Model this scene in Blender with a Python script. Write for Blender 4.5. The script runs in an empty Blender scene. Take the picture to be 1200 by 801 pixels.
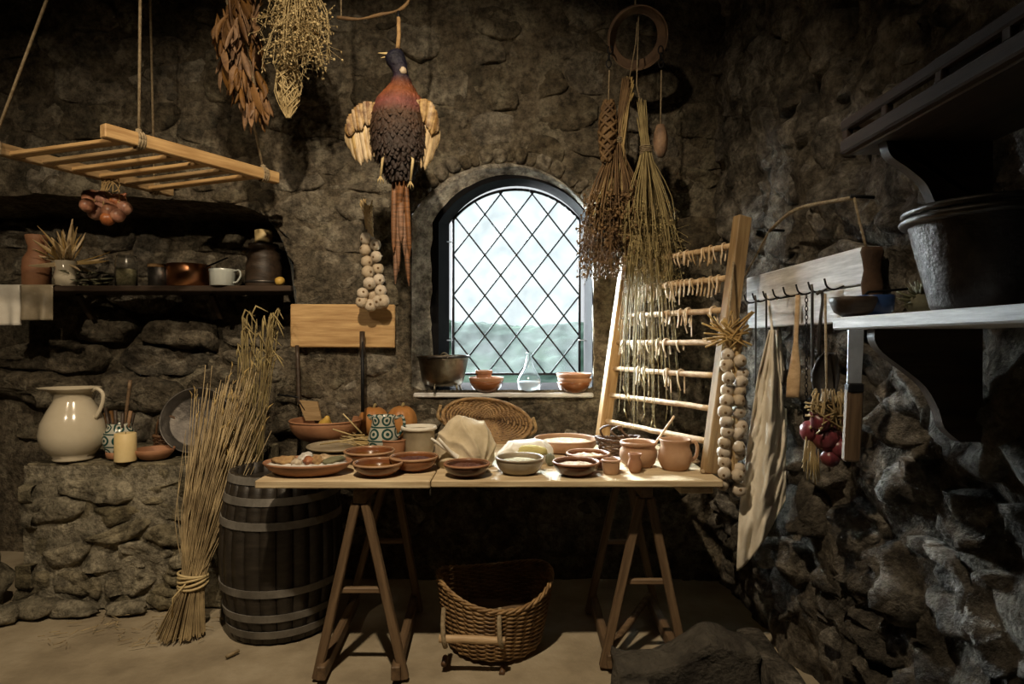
import bpy, bmesh, math, random
from mathutils import Vector, Matrix, noise
random.seed(7)
PI = math.pi
S = bpy.context.scene
COL = S.collection
R = random.uniform
F = 720.0            # focal length in pixels of the 1200 px wide frame
EYE = 1.3            # camera height in metres

def at(x, y, Y):
    """point at depth Y seen at pixel x, y of the 1200 x 801 frame"""
    return Vector(((x-600)*Y/F, Y, EYE+(400-y)*Y/F))

# ------------------------------------------------------------ camera
cd = bpy.data.cameras.new('camera')
cd.sensor_width = 36
cd.lens = F/1200*36
cd.clip_start = 0.05
cd.clip_end = 2000
cam = bpy.data.objects.new('camera', cd)
cam.location = (0, 0, EYE)
cam.rotation_euler = (PI/2, 0, 0)
COL.objects.link(cam)
S.camera = cam

# ------------------------------------------------------------ world, lamps, exposure
w = bpy.data.worlds.new('overcast_sky')
S.world = w
w.use_nodes = True
bg = w.node_tree.nodes['Background']
bg.inputs[0].default_value = (0.92, 0.97, 1.0, 1)
bg.inputs[1].default_value = 0.80

def spot(name, loc, target, power, color, size, blend, radius):
    l = bpy.data.lights.new(name, 'SPOT')
    l.energy = power
    l.color = color
    l.spot_size = math.radians(size)
    l.spot_blend = blend
    l.shadow_soft_size = radius
    o = bpy.data.objects.new(name, l)
    o.location = loc
    o.rotation_euler = (Vector(target)-Vector(loc)).to_track_quat('-Z', 'Y').to_euler()
    COL.objects.link(o)
    return o
WARM = (1.0, 0.80, 0.55)
spot('spot_lamp_table', (-0.45, 0.80, 3.30), (-0.52, 2.9, 1.0), 335, WARM, 101, 1.0, 0.04)
spot('spot_lamp_hearth', (-2.05, 0.35, 3.0), (-2.2, 3.3, 1.2), 130, WARM, 66, 0.9, 0.04)
sl = bpy.data.lights.new('added_daylight_sun', 'SUN')  # wide sun added to boost the overcast daylight entering the window
sl.energy = 95
sl.color = (.93, .97, 1.0)
sl.angle = math.radians(60)
so = bpy.data.objects.new('added_daylight_sun', sl)
so.rotation_euler = Vector((.58, -.76, -.42)).to_track_quat('-Z', 'Y').to_euler()
COL.objects.link(so)
fl = bpy.data.lights.new('ceiling_fill', 'AREA')  # dim warm fill added under the ceiling to lift the dark walls
fl.shape = 'DISK'
fl.size = .9
fl.energy = 0.7
fl.color = (1.0, .8, .55)
fo = bpy.data.objects.new('ceiling_fill', fl)
fo.location = (-.9, -.3, 3.40)
fo.rotation_euler = (math.radians(28), 0, 0)
COL.objects.link(fo)
pl = bpy.data.lights.new('window_portal', 'AREA')
pl.shape = 'RECTANGLE'
pl.size = 0.86
pl.size_y = 1.28
pl.cycles.is_portal = True
po = bpy.data.objects.new('window_portal', pl)
po.location = (0.02, 3.80, 1.66)
po.rotation_euler = (-PI/2, 0, 0)
COL.objects.link(po)
S.view_settings.view_transform = 'Standard'
S.view_settings.look = 'None'
S.view_settings.exposure = 0.0
S.view_settings.gamma = 1.0
S.view_settings.use_curve_mapping = False

# ------------------------------------------------------------ materials
def M(name, c1, c2=None, scale=6, rough=.6, bump=.15, bscale=None, metal=0, stretch=(1, 1, 1),
      spec=.4, detail=5, vary=0.0, c3=None, trans=0, coat=0, dist=.01, coord='Object', p=(.35, .65), speck=0):
    m = bpy.data.materials.new(name)
    m.use_nodes = True
    nt = m.node_tree
    N, L = nt.nodes, nt.links
    b = N['Principled BSDF']
    b.inputs['Roughness'].default_value = rough
    b.inputs['Metallic'].default_value = metal
    b.inputs['Specular IOR Level'].default_value = spec
    b.inputs['Transmission Weight'].default_value = trans
    b.inputs['Coat Weight'].default_value = coat
    c2 = c2 or tuple(x*.6 for x in c1)
    tc = N.new('ShaderNodeTexCoord')
    mp = N.new('ShaderNodeMapping')
    mp.inputs['Scale'].default_value = stretch
    L.new(tc.outputs[coord], mp.inputs['Vector'])
    nz = N.new('ShaderNodeTexNoise')
    nz.inputs['Scale'].default_value = scale
    nz.inputs['Detail'].default_value = detail
    nz.inputs['Roughness'].default_value = .62
    L.new(mp.outputs[0], nz.inputs['Vector'])
    cr = N.new('ShaderNodeValToRGB')
    e = cr.color_ramp.elements
    e[0].position, e[1].position = p
    e[0].color = (*c2, 1)
    e[1].color = (*c1, 1)
    if c3:
        k = e.new(.5*(p[0]+p[1]))
        k.color = (*c3, 1)
    L.new(nz.outputs['Fac'], cr.inputs['Fac'])
    out = cr.outputs['Color']
    if speck:
        n3 = N.new('ShaderNodeTexNoise')
        n3.inputs['Scale'].default_value = speck
        n3.inputs['Detail'].default_value = 6
        n3.inputs['Roughness'].default_value = .75
        L.new(mp.outputs[0], n3.inputs['Vector'])
        c3r = N.new('ShaderNodeValToRGB')
        c3r.color_ramp.elements[0].position, c3r.color_ramp.elements[1].position = .38, .60
        c3r.color_ramp.elements[0].color = (.42, .41, .40, 1)
        c3r.color_ramp.elements[1].color = (1.25, 1.24, 1.2, 1)
        L.new(n3.outputs['Fac'], c3r.inputs['Fac'])
        m3 = N.new('ShaderNodeMix'); m3.data_type = 'RGBA'; m3.blend_type = 'MULTIPLY'; m3.inputs[0].default_value = 1
        L.new(out, m3.inputs[6]); L.new(c3r.outputs['Color'], m3.inputs[7])
        out = m3.outputs[2]
    if vary:
        oi = N.new('ShaderNodeObjectInfo')
        hs = N.new('ShaderNodeHueSaturation')
        mr = N.new('ShaderNodeMapRange')
        mr.inputs['To Min'].default_value = 1-vary
        mr.inputs['To Max'].default_value = 1+vary
        L.new(oi.outputs['Random'], mr.inputs['Value'])
        L.new(mr.outputs[0], hs.inputs['Value'])
        m2 = N.new('ShaderNodeMapRange')
        m2.inputs['To Min'].default_value = 1.15
        m2.inputs['To Max'].default_value = .75
        L.new(oi.outputs['Random'], m2.inputs['Value'])
        L.new(m2.outputs[0], hs.inputs['Saturation'])
        L.new(out, hs.inputs['Color'])
        out = hs.outputs['Color']
    L.new(out, b.inputs['Base Color'])
    if bump:
        n2 = N.new('ShaderNodeTexNoise')
        n2.inputs['Scale'].default_value = bscale or scale*4
        n2.inputs['Detail'].default_value = 8
        n2.inputs['Roughness'].default_value = .65
        L.new(mp.outputs[0], n2.inputs['Vector'])
        bp = N.new('ShaderNodeBump')
        bp.inputs['Strength'].default_value = bump
        bp.inputs['Distance'].default_value = dist
        L.new(n2.outputs['Fac'], bp.inputs['Height'])
        L.new(bp.outputs[0], b.inputs['Normal'])
    return m

def wood(name, c1, c2, rough=.6, scale=3, bump=.25):
    return M(name, c1, c2, scale=scale, rough=rough, bump=bump, bscale=scale*3, stretch=(1.2, 14, 14), dist=.006)

MT = {}
MT['stone'] = M('rubble_stone', (.26, .235, .18), (.07, .062, .047), 5, .92, 1.0, 16, vary=.32, c3=(.15, .125, .09), dist=.05, spec=.2, speck=26)
MT['mortar'] = M('lime_mortar', (.235, .21, .16), (.075, .066, .05), 4, .95, 1.0, 20, c3=(.15, .125, .092), dist=.045, spec=.15, speck=26)
MT['rockR'] = M('grey_rubble_stone', (.30, .275, .235), (.06, .054, .045), 7, .9, 1.0, 22, vary=.3, c3=(.145, .128, .105), dist=.06, spec=.25, speck=26)
MT['mortarR'] = M('grey_mortar', (.27, .245, .205), (.06, .053, .043), 7, .95, 1.0, 24, c3=(.14, .122, .098), dist=.06, spec=.2, speck=26)
MT['benchstone'] = M('hearth_stone', (.30, .265, .185), (.11, .097, .066), 6, .9, .9, 20, vary=.25, c3=(.20, .175, .12), dist=.035, spec=.2, speck=26)
MT['lime'] = M('limewashed_reveal', (.50, .48, .43), (.13, .12, .105), 9, .9, 1.0, 24, c3=(.36, .34, .30), dist=.03, speck=30)
MT['floor'] = M('trodden_earth_floor', (.40, .34, .245), (.25, .205, .14), 3, .9, .5, 30, c3=(.33, .275, .19), dist=.012, spec=.2)
MT['ceil'] = M('dark_ceiling', (.05, .04, .03), (.03, .025, .02), 3)
MT['black'] = M('black_iron', (.018, .018, .02), (.008, .008, .009), 12, .55, .2, 60, metal=.6)
MT['frame'] = M('black_painted_wood', (.010, .010, .011), (.005, .005, .006), 8, .95, .15, spec=.05)
MT['lead'] = M('lead_came', (.03, .03, .032), (.015, .015, .016), 20, .5, .1, metal=.5)
MT['pine'] = wood('pale_pine', (.56, .37, .17), (.33, .19, .075), .55)
MT['pineD'] = wood('weathered_pine', (.38, .26, .13), (.20, .125, .055), .65)
MT['oak'] = wood('table_board', (.66, .54, .35), (.42, .31, .18), .6)
MT['leg'] = wood('trestle_wood', (.20, .13, .072), (.085, .052, .028), .6)
MT['dark'] = wood('dark_stained_wood', (.055, .035, .022), (.022, .014, .009), .5)
MT['shelfdark'] = wood('brown_shelf_wood', (.060, .038, .025), (.028, .018, .012), .95)
MT['grey'] = wood('whitewashed_board', (.80, .80, .80), (.46, .46, .465), .6, scale=4)
MT['endgrain'] = M('brown_end_grain', (.10, .055, .03), (.045, .025, .014), 14, .7, .4)
MT['rod'] = wood('peeled_rod', (.62, .45, .27), (.42, .28, .15), .5)
MT['stave'] = wood('barrel_stave', (.036, .029, .022), (.015, .012, .009), .5)
MT['hoop'] = M('galvanised_hoop', (.24, .225, .20), (.13, .12, .105), 10, .6, .2, metal=.3)
MT['terra'] = M('terracotta', (.36, .18, .095), (.24, .11, .055), 7, .62, .15, 40)
MT['terra2'] = M('pale_terracotta', (.44, .27, .16), (.31, .17, .09), 6, .6, .15, 40)
MT['glaze'] = M('brown_glaze', (.23, .085, .032), (.12, .04, .016), 6, .22, .05, 30, coat=.4)
MT['glaze2'] = M('dark_brown_glaze', (.11, .042, .022), (.05, .02, .012), 6, .2, .05, 30, coat=.4)
MT['stoneware'] = M('grey_stoneware', (.33, .28, .20), (.22, .18, .12), 8, .4, .1, 40)
MT['cream'] = M('cream_glaze', (.58, .52, .40), (.50, .44, .33), 4, .16, .02, 20, coat=.5)
MT['linen'] = M('linen_cloth', (.76, .71, .61), (.62, .56, .45), 14, .9, .4, 240, dist=.002)
MT['linenB'] = M('cream_linen', (.66, .57, .41), (.46, .38, .25), 9, .9, .5, 200, dist=.003)
MT['linenW'] = M('white_linen', (.80, .77, .70), (.68, .64, .55), 10, .9, .4, 240, dist=.002)
MT['linenY'] = M('yellow_stained_linen', (.60, .53, .22), (.42, .37, .13), 9, .9, .4, 240, dist=.002)
MT['straw'] = M('wheat_straw', (.50, .37, .17), (.19, .13, .055), 9, .6, 0, vary=.1)
MT['strawP'] = M('pale_straw', (.62, .50, .27), (.38, .28, .13), 9, .6, 0)
MT['twig'] = M('brown_dry_twigs', (.20, .12, .05), (.09, .05, .022), 12, .7, 0)
MT['twigG'] = M('dry_greenish_stalks', (.36, .29, .13), (.19, .14, .06), 12, .7, 0)
MT['leafB'] = M('brown_dry_leaf', (.27, .14, .05), (.10, .048, .02), 14, .6, .4, 60, vary=.35)
MT['husk'] = M('dry_husk', (.55, .40, .19), (.33, .21, .085), 12, .7, .3, 60, vary=.2)
MT['strip'] = M('dried_strip', (.66, .50, .31), (.42, .28, .14), 10, .6, .2, vary=.25)
MT['rope'] = M('hemp_cord', (.34, .27, .17), (.19, .14, .08), 60, .9, .4, 200)
MT['wick'] = M('wicker', (.36, .225, .10), (.16, .09, .04), 18, .5, .2, 90)
MT['wickD'] = M('dark_wicker', (.14, .075, .035), (.06, .03, .016), 18, .5, .2, 90)
MT['garlic'] = M('garlic_skin', (.62, .54, .41), (.36, .27, .19), 22, .55, .2, 60, vary=.12, stretch=(3, 3, .6))
MT['onion'] = M('red_onion_skin', (.20, .045, .05), (.09, .018, .025), 16, .3, .1, 40, stretch=(3, 3, .6))
MT['shallot'] = M('brown_shallot_skin', (.40, .17, .08), (.22, .075, .04), 16, .35, .1, 40, stretch=(3, 3, .6), vary=.2)
MT['pumpkin'] = M('pumpkin_skin', (.48, .235, .075), (.34, .14, .04), 5, .45, .15, 30)
MT['squash'] = M('yellow_fruit', (.62, .42, .10), (.46, .27, .05), 9, .4, .2, 40)
MT['copper'] = M('copper', (.86, .42, .21), (.60, .25, .12), 5, .30, .05, metal=1)
MT['bronze'] = M('tarnished_bronze', (.26, .23, .17), (.08, .065, .05), 6, .36, .2, 30, metal=1)
MT['tin'] = M('beaten_tin_pail', (.085, .075, .07), (.03, .026, .024), 10, .4, .6, 34, metal=.9)
MT['steel'] = M('dull_steel', (.55, .60, .66), (.35, .39, .44), 8, .4, .1, metal=.5)
MT['rust'] = M('rusty_iron', (.17, .105, .062), (.07, .042, .027), 9, .8, .4, 40)
MT['pan'] = M('blackened_pan', (.10, .09, .08), (.035, .032, .03), 7, .42, .3, 30, metal=.8)
MT['enamel'] = M('pale_enamel', (.50, .53, .50), (.40, .43, .41), 6, .25, .03)
MT['blue'] = M('blue_enamel', (.03, .07, .20), (.02, .045, .14), 6, .3, .03)
MT['wax'] = M('candle_wax', (.72, .58, .31), (.62, .47, .22), 5, .5, .05)
MT['bread'] = M('bread_crust', (.50, .33, .15), (.20, .105, .045), 14, .8, .6, 50)
MT['crumb'] = M('pale_crumb', (.56, .45, .30), (.30, .20, .11), 45, .9, .6, 60)
MT['salt'] = M('coarse_salt', (.75, .73, .70), (.50, .46, .40), 26, .7, .6, 70)
MT['grain'] = M('mixed_grain', (.50, .37, .20), (.20, .12, .055), 90, .8, .8, 130, dist=.004)
MT['meal'] = M('pale_meal', (.45, .40, .25), (.27, .23, .12), 80, .9, .6, 120, dist=.004)
MT['beans'] = M('dark_beans', (.16, .06, .045), (.06, .022, .018), 60, .45, .8, 110, dist=.004)
MT['oil'] = M('amber_broth', (.26, .13, .03), (.18, .08, .02), 5, .1, .02)
MT['herbG'] = M('grey_green_leaf', (.22, .21, .12), (.10, .10, .055), 14, .7, .2, vary=.2)
MT['book'] = M('brown_leather_grip', (.20, .11, .055), (.10, .05, .025), 20, .6, .3)
MT['soil'] = M('grey_rough_rock', (.14, .125, .10), (.05, .043, .034), 7, .9, 1.0, 20, dist=.05)
MT['forest'] = M('forest_canopy', (.018, .038, .022), (.006, .016, .012), .05, .95, 0, spec=.02, c3=(.011, .026, .017))

def painted():
    """white glaze with blue-green bands and loops"""
    m = M('painted_majolica', (.48, .48, .41), (.40, .40, .34), 5, .22, .02)
    nt = m.node_tree; N, L = nt.nodes, nt.links
    b = N['Principled BSDF']
    base = b.inputs['Base Color'].links[0].from_socket
    tc = N.new('ShaderNodeTexCoord')
    sp = N.new('ShaderNodeSeparateXYZ'); L.new(tc.outputs['Object'], sp.inputs[0])
    ang = N.new('ShaderNodeMath'); ang.operation = 'ARCTAN2'
    L.new(sp.outputs['X'], ang.inputs[0]); L.new(sp.outputs['Y'], ang.inputs[1])
    def mth(op, a, bb=None):
        n = N.new('ShaderNodeMath'); n.operation = op
        for i, q in enumerate((a, bb)):
            if q is None: continue
            if isinstance(q, (int, float)): n.inputs[i].default_value = q
            else: L.new(q, n.inputs[i])
        return n.outputs[0]
    u = mth('MULTIPLY', ang.outputs[0], 6/(2*PI))
    uf = mth('SUBTRACT', mth('FRACT', u), .5)
    vf = mth('SUBTRACT', mth('FRACT', mth('MULTIPLY', sp.outputs['Z'], 16)), .5)
    rr = mth('SQRT', mth('ADD', mth('MULTIPLY', uf, uf), mth('MULTIPLY', vf, vf)))
    ring = mth('LESS_THAN', mth('ABSOLUTE', mth('SUBTRACT', rr, .34)), .075)
    dot = mth('LESS_THAN', rr, .13)
    band = mth('GREATER_THAN', mth('ABSOLUTE', vf), .44)
    mask = mth('MAXIMUM', mth('MAXIMUM', ring, dot), band)
    mx = N.new('ShaderNodeMix'); mx.data_type = 'RGBA'
    L.new(mask, mx.inputs[0]); L.new(base, mx.inputs[6])
    mx.inputs[7].default_value = (.018, .06, .055, 1)
    L.new(mx.outputs[2], b.inputs['Base Color'])
    return m
MT['painted'] = painted()

def zramp(name, stops, scale, rough=.6, z0=0, z1=1, bump=.3, coordscale=30):
    """colour that follows local height (plumage)"""
    m = M(name, (1, 1, 1), (.5, .5, .5), scale, rough, bump, coordscale)
    nt = m.node_tree; N, L = nt.nodes, nt.links
    b = N['Principled BSDF']
    nzc = b.inputs['Base Color'].links[0].from_socket
    tc = N.new('ShaderNodeTexCoord')
    sp = N.new('ShaderNodeSeparateXYZ'); L.new(tc.outputs['Object'], sp.inputs[0])
    mr = N.new('ShaderNodeMapRange')
    mr.inputs['From Min'].default_value = z0; mr.inputs['From Max'].default_value = z1
    L.new(sp.outputs['Z'], mr.inputs['Value'])
    cr = N.new('ShaderNodeValToRGB'); e = cr.color_ramp.elements
    e[0].position, e[0].color = stops[0][0], (*stops[0][1], 1)
    e[1].position, e[1].color = stops[-1][0], (*stops[-1][1], 1)
    for p_, c_ in stops[1:-1]:
        k = e.new(p_); k.color = (*c_, 1)
    L.new(mr.outputs[0], cr.inputs[0])
    mx = N.new('ShaderNodeMix'); mx.data_type = 'RGBA'; mx.blend_type = 'MULTIPLY'
    mx.inputs[0].default_value = 1
    L.new(cr.outputs[0], mx.inputs[6]); L.new(nzc, mx.inputs[7])
    L.new(mx.outputs[2], b.inputs['Base Color'])
    return m

def glass(name, col=(1, 1, 1), rough=0.0):
    m = bpy.data.materials.new(name); m.use_nodes = True
    N, L = m.node_tree.nodes, m.node_tree.links
    b = N['Principled BSDF']
    b.inputs['Base Color'].default_value = (*col, 1)
    b.inputs['Roughness'].default_value = rough
    b.inputs['Transmission Weight'].default_value = 1
    b.inputs['IOR'].default_value = 1.4
    return m
MT['glass'] = glass('clear_flask_glass', (.97, .99, 1), .12)
MT['water'] = M('milky_flask_water', (.86, .92, .95), (.80, .88, .92), 5, .3, 0, trans=.45)

def dusty_haze():
    """old window glass: clear, with a dust film that also stands in for outdoor haze"""
    m = bpy.data.materials.new('dusty_hazed_window_glass'); m.use_nodes = True
    N, L = m.node_tree.nodes, m.node_tree.links
    N.remove(N['Principled BSDF'])
    out = N['Material Output']
    t = N.new('ShaderNodeBsdfTransparent'); t.inputs[0].default_value = (.93, .97, .97, 1)
    d = N.new('ShaderNodeBsdfTranslucent'); d.inputs[0].default_value = (.85, .9, .9, 1)
    nz = N.new('ShaderNodeTexNoise'); nz.inputs['Scale'].default_value = 9; nz.inputs['Detail'].default_value = 6
    tc = N.new('ShaderNodeTexCoord'); L.new(tc.outputs['Object'], nz.inputs['Vector'])
    mr = N.new('ShaderNodeMapRange')
    mr.inputs['From Min'].default_value = .3; mr.inputs['From Max'].default_value = .7
    mr.inputs['To Min'].default_value = .005; mr.inputs['To Max'].default_value = .019  # veil strength imitates the haze over the view outside
    L.new(nz.outputs[0], mr.inputs[0])
    mx = N.new('ShaderNodeMixShader')
    L.new(mr.outputs[0], mx.inputs[0]); L.new(t.outputs[0], mx.inputs[1]); L.new(d.outputs[0], mx.inputs[2])
    L.new(mx.outputs[0], out.inputs['Surface'])
    return m
MT['pane'] = dusty_haze()
# ------------------------------------------------------------ mesh helpers (all coordinates are world metres)
_ico = {}
def ico(sub):
    if sub not in _ico:
        bm = bmesh.new()
        bmesh.ops.create_icosphere(bm, subdivisions=sub, radius=1)
        _ico[sub] = ([v.co.copy() for v in bm.verts], [[v.index for v in f.verts] for f in bm.faces])
        bm.free()
    return _ico[sub]

class MB:
    def __init__(s):
        s.v = []; s.f = []
    def add(s, vs, fs):
        n = len(s.v)
        s.v += [Vector(a) for a in vs]
        s.f += [[i+n for i in f] for f in fs]
        return s
    def box(s, c, size, rot=None, bev=.004):
        """box with chamfered edges"""
        hx, hy, hz = (q/2 for q in size)
        b = min(bev, hx*.6, hy*.6, hz*.6)
        vs, idx = [], {}
        for sx in (-1, 1):
            for sy in (-1, 1):
                for sz in (-1, 1):
                    for k, q in enumerate(((sx*hx, sy*(hy-b), sz*(hz-b)), (sx*(hx-b), sy*hy, sz*(hz-b)), (sx*(hx-b), sy*(hy-b), sz*hz))):
                        idx[(sx, sy, sz, k)] = len(vs); vs.append(Vector(q))
        fs = []
        T = (-1, 1)
        for k in range(3):
            for sg in T:
                a, b2 = [q for q in range(3) if q != k]
                loop = []
                for ua, ub in ((-1, -1), (1, -1), (1, 1), (-1, 1)):
                    key = [0, 0, 0]; key[k] = sg; key[a] = ua; key[b2] = ub
                    loop.append(idx[(*key, k)])
                fs.append(loop)
        for k in range(3):
            a, b2 = [q for q in range(3) if q != k]
            for ua in T:
                for ub in T:
                    e = []
                    for t in T:
                        key = [0, 0, 0]; key[k] = t; key[a] = ua; key[b2] = ub
                        e.append((idx[(*key, a)], idx[(*key, b2)]))
                    fs.append([e[0][0], e[0][1], e[1][1], e[1][0]])
        for sx in T:
            for sy in T:
                for sz in T:
                    fs.append([idx[(sx, sy, sz, k)] for k in range(3)])
        c = Vector(c)
        return s.add([(rot @ q if rot else q)+c for q in vs], fs)
    def lathe(s, prof, c=(0, 0, 0), seg=32, fn=None, rot=None, sx=1, sy=1):
        """prof: (radius, z) pairs; radius 0 closes an end. fn(angle, r, z) -> r"""
        c = Vector(c); rings = []; vs = []
        for r, z in prof:
            if r <= 1e-6:
                rings.append([len(vs)]); vs.append(Vector((0, 0, z)))
            else:
                ring = []
                for i in range(seg):
                    a = 2*PI*i/seg
                    q = fn(a, r, z) if fn else r
                    ring.append(len(vs)); vs.append(Vector((q*math.cos(a)*sx, q*math.sin(a)*sy, z)))
                rings.append(ring)
        fs = []
        for A, B in zip(rings, rings[1:]):
            if len(A) == 1 and len(B) == 1: continue
            for i in range(seg):
                j = (i+1) % seg
                if len(A) == 1: fs.append([A[0], B[j], B[i]])
                elif len(B) == 1: fs.append([A[i], A[j], B[0]])
                else: fs.append([A[i], A[j], B[j], B[i]])
        return s.add([(rot @ q if rot else q)+c for q in vs], fs)
    def tube(s, pts, r, seg=6, cap=True, flat=1.0):
        pts = [Vector(p) for p in pts]
        n = len(pts)
        rs = r if isinstance(r, (list, tuple)) else [r]*n
        vs, fs = [], []
        up = None
        for i in range(n):
            t = (pts[min(i+1, n-1)]-pts[max(i-1, 0)])
            t = t.normalized() if t.length > 1e-9 else Vector((0, 0, 1))
            if up is None:
                ref = Vector((0, 0, 1)) if abs(t.z) < .9 else Vector((0, 1, 0))
                up = (ref-t*ref.dot(t)).normalized()
            else:
                up = up-t*up.dot(t)
                up = up.normalized() if up.length > 1e-6 else t.orthogonal().normalized()
            sd = t.cross(up)
            for k in range(seg):
                a = 2*PI*k/seg
                vs.append(pts[i]+(sd*math.cos(a)+up*math.sin(a)*flat)*rs[i])
        for i in range(n-1):
            for k in range(seg):
                k2 = (k+1) % seg
                fs.append([i*seg+k, i*seg+k2, (i+1)*seg+k2, (i+1)*seg+k])
        if cap:
            fs.append(list(range(seg))[::-1]); fs.append([(n-1)*seg+k for k in range(seg)])
        return s.add(vs, fs)
    def blob(s, c, rad, amp=.1, sc=3, sub=3, seed=0, rot=None, zmin=None):
        V, Fc = ico(sub); c = Vector(c); vs = []
        for q in V:
            d = 1+amp*noise.fractal(q*sc+Vector((seed*7.3, seed*3.1, seed)), 1, 2, 4)
            p = Vector((q.x*rad[0]*d, q.y*rad[1]*d, q.z*rad[2]*d))
            if rot: p = rot @ p
            p = p+c
            if zmin is not None and p.z < zmin: p.z = zmin
            vs.append(p)
        return s.add(vs, Fc)
    def sheet(s, fn, nu, nv, th=.004):
        """thick sheet over fn(u, v) in 0..1"""
        P = [[Vector(fn(i/nu, j/nv)) for j in range(nv+1)] for i in range(nu+1)]
        A, B = [], []
        for i in range(nu+1):
            for j in range(nv+1):
                du = P[min(i+1, nu)][j]-P[max(i-1, 0)][j]
                dv = P[i][min(j+1, nv)]-P[i][max(j-1, 0)]
                n = du.cross(dv); n = n.normalized() if n.length > 1e-12 else Vector((0, 0, 1))
                A.append(P[i][j]+n*th/2); B.append(P[i][j]-n*th/2)
        W = nv+1; o = len(A); fs = []
        for i in range(nu):
            for j in range(nv):
                a, b, c, d = i*W+j, (i+1)*W+j, (i+1)*W+j+1, i*W+j+1
                fs.append([a, b, c, d]); fs.append([o+d, o+c, o+b, o+a])
        edge = [i*W for i in range(nu+1)]+[nu*W+j for j in range(1, nv+1)]+[i*W+nv for i in range(nu-1, -1, -1)]+[j for j in range(nv-1, 0, -1)]
        for a, b in zip(edge, edge[1:]+edge[:1]):
            fs.append([a, o+a, o+b, b])
        return s.add(A+B, fs)
    def build(s, name, mat, parent=None, smooth=True, kind=None, fix=True):
        me = bpy.data.meshes.new(name)
        if parent is not None:
            org = parent.matrix_basis.translation.copy()
            pp = parent.parent
            while pp is not None:
                org += pp.matrix_basis.translation; pp = pp.parent
        elif s.v and fix:
            org = Vector((sum(v.x for v in s.v)/len(s.v), sum(v.y for v in s.v)/len(s.v), min(v.z for v in s.v)))
        else: org = Vector()
        me.from_pydata([v-org for v in s.v], [], s.f)
        me.materials.append(MT[mat] if isinstance(mat, str) else mat)
        if smooth:
            me.polygons.foreach_set('use_smooth', [True]*len(me.polygons))
            if smooth == 'a':
                bm = bmesh.new(); bm.from_mesh(me)
                for e in bm.edges:
                    if len(e.link_faces) == 2 and e.calc_face_angle(0) > .7: e.smooth = False
                bm.to_mesh(me); bm.free()
        me.update()
        o = bpy.data.objects.new(name, me)
        COL.objects.link(o)
        if parent is not None: o.parent = parent
        else: o.location = org
        if kind: o['kind'] = kind
        return o

def thing(name, label, cat, loc, group=None):
    o = bpy.data.objects.new(name, None)
    o.empty_display_size = .05
    o.location = loc
    o['label'] = label; o['category'] = cat
    if group: o['group'] = group
    COL.objects.link(o)
    return o
def tag(o, label, cat, group=None, kind=None):
    o['label'] = label; o['category'] = cat
    if group: o['group'] = group
    if kind: o['kind'] = kind
    return o
def struct(o):
    o['kind'] = 'structure'; return o

def board(name, p0, p1, wd, th, mat, parent=None, up=(0, 0, 1), bev=.004, taper=1.0):
    """straight board from p0 to p1; wd across, th along up; grain runs with its length"""
    p0, p1 = Vector(p0), Vector(p1)
    x = (p1-p0); ln = x.length; x.normalize()
    z = Vector(up); z = (z-x*z.dot(x)).normalized(); y = z.cross(x)
    mb = MB().box((0, 0, 0), (ln, wd, th), None, bev)
    if taper != 1:
        for v in mb.v:
            if v.x > 0: v.y *= taper; v.z *= taper
    me = bpy.data.meshes.new(name)
    me.from_pydata(mb.v, [], mb.f); me.materials.append(MT[mat])
    o = bpy.data.objects.new(name, me); COL.objects.link(o)
    c = (p0+p1)/2
    m = Matrix((x, y, z)).transposed().to_4x4(); m.translation = c
    if parent is not None:
        o.parent = parent
        org = parent.matrix_basis.translation.copy(); pp = parent.parent
        while pp is not None:
            org += pp.matrix_basis.translation; pp = pp.parent
        m.translation = c-org
    o.matrix_basis = m
    return o

def rodz(name, p0, p1, r0, r1, mat, parent=None, seg=10, wob=.0, n=8):
    p0, p1 = Vector(p0), Vector(p1)
    pts, rs = [], []
    for i in range(n+1):
        t = i/n
        pts.append(p0.lerp(p1, t)+Vector((R(-wob, wob), R(-wob, wob), R(-wob, wob))))
        rs.append((r0+(r1-r0)*t)*(1+R(-.06, .06)))
    return MB().tube(pts, rs, seg).build(name, mat, parent)

def bez(pts, n=16):
    """Catmull-Rom through points"""
    P = [Vector(p) for p in pts]; P = [2*P[0]-P[1]]+P+[2*P[-1]-P[-2]]
    out = []
    segs = len(P)-3
    for i in range(segs):
        k = max(2, n//segs)
        for j in range(k):
            t = j/k; a, b, c, d = P[i:i+4]
            out.append(.5*((2*b)+(c-a)*t+(2*a-5*b+4*c-d)*t*t+(3*b-a-3*c+d)*t**3))
    out.append(P[-2]); return out

def vessel(outer, t=.006, rimround=True):
    """closed wall profile from an outer profile of (r, z) starting at the foot"""
    b = outer[0][1]
    pr = [(0, b)]+list(outer)
    rx, rz = outer[-1]
    if rimround: pr.append((rx-t*.5, rz+t*.45))
    inn = [(max(r-t, .002), max(z, b+t)) for r, z in reversed(outer)]
    pr += inn+[(0, b+t)]
    return pr

def fill(c, r, z, amp=.004, rings=5, seg=24, dome=.0):
    """lumpy surface of something that fills a bowl, closed underneath"""
    mb = MB(); prof = []
    for i in range(rings+1):
        q = i/rings
        prof.append((r*q, z+dome*(1-q*q)))
    prof.append((r*.9, z-.012)); prof.append((0, z-.012))
    mb.lathe(prof, c, seg)
    for v in mb.v[:1+rings*seg]:
        v.z += amp*noise.noise(v*90)
    return mb

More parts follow.
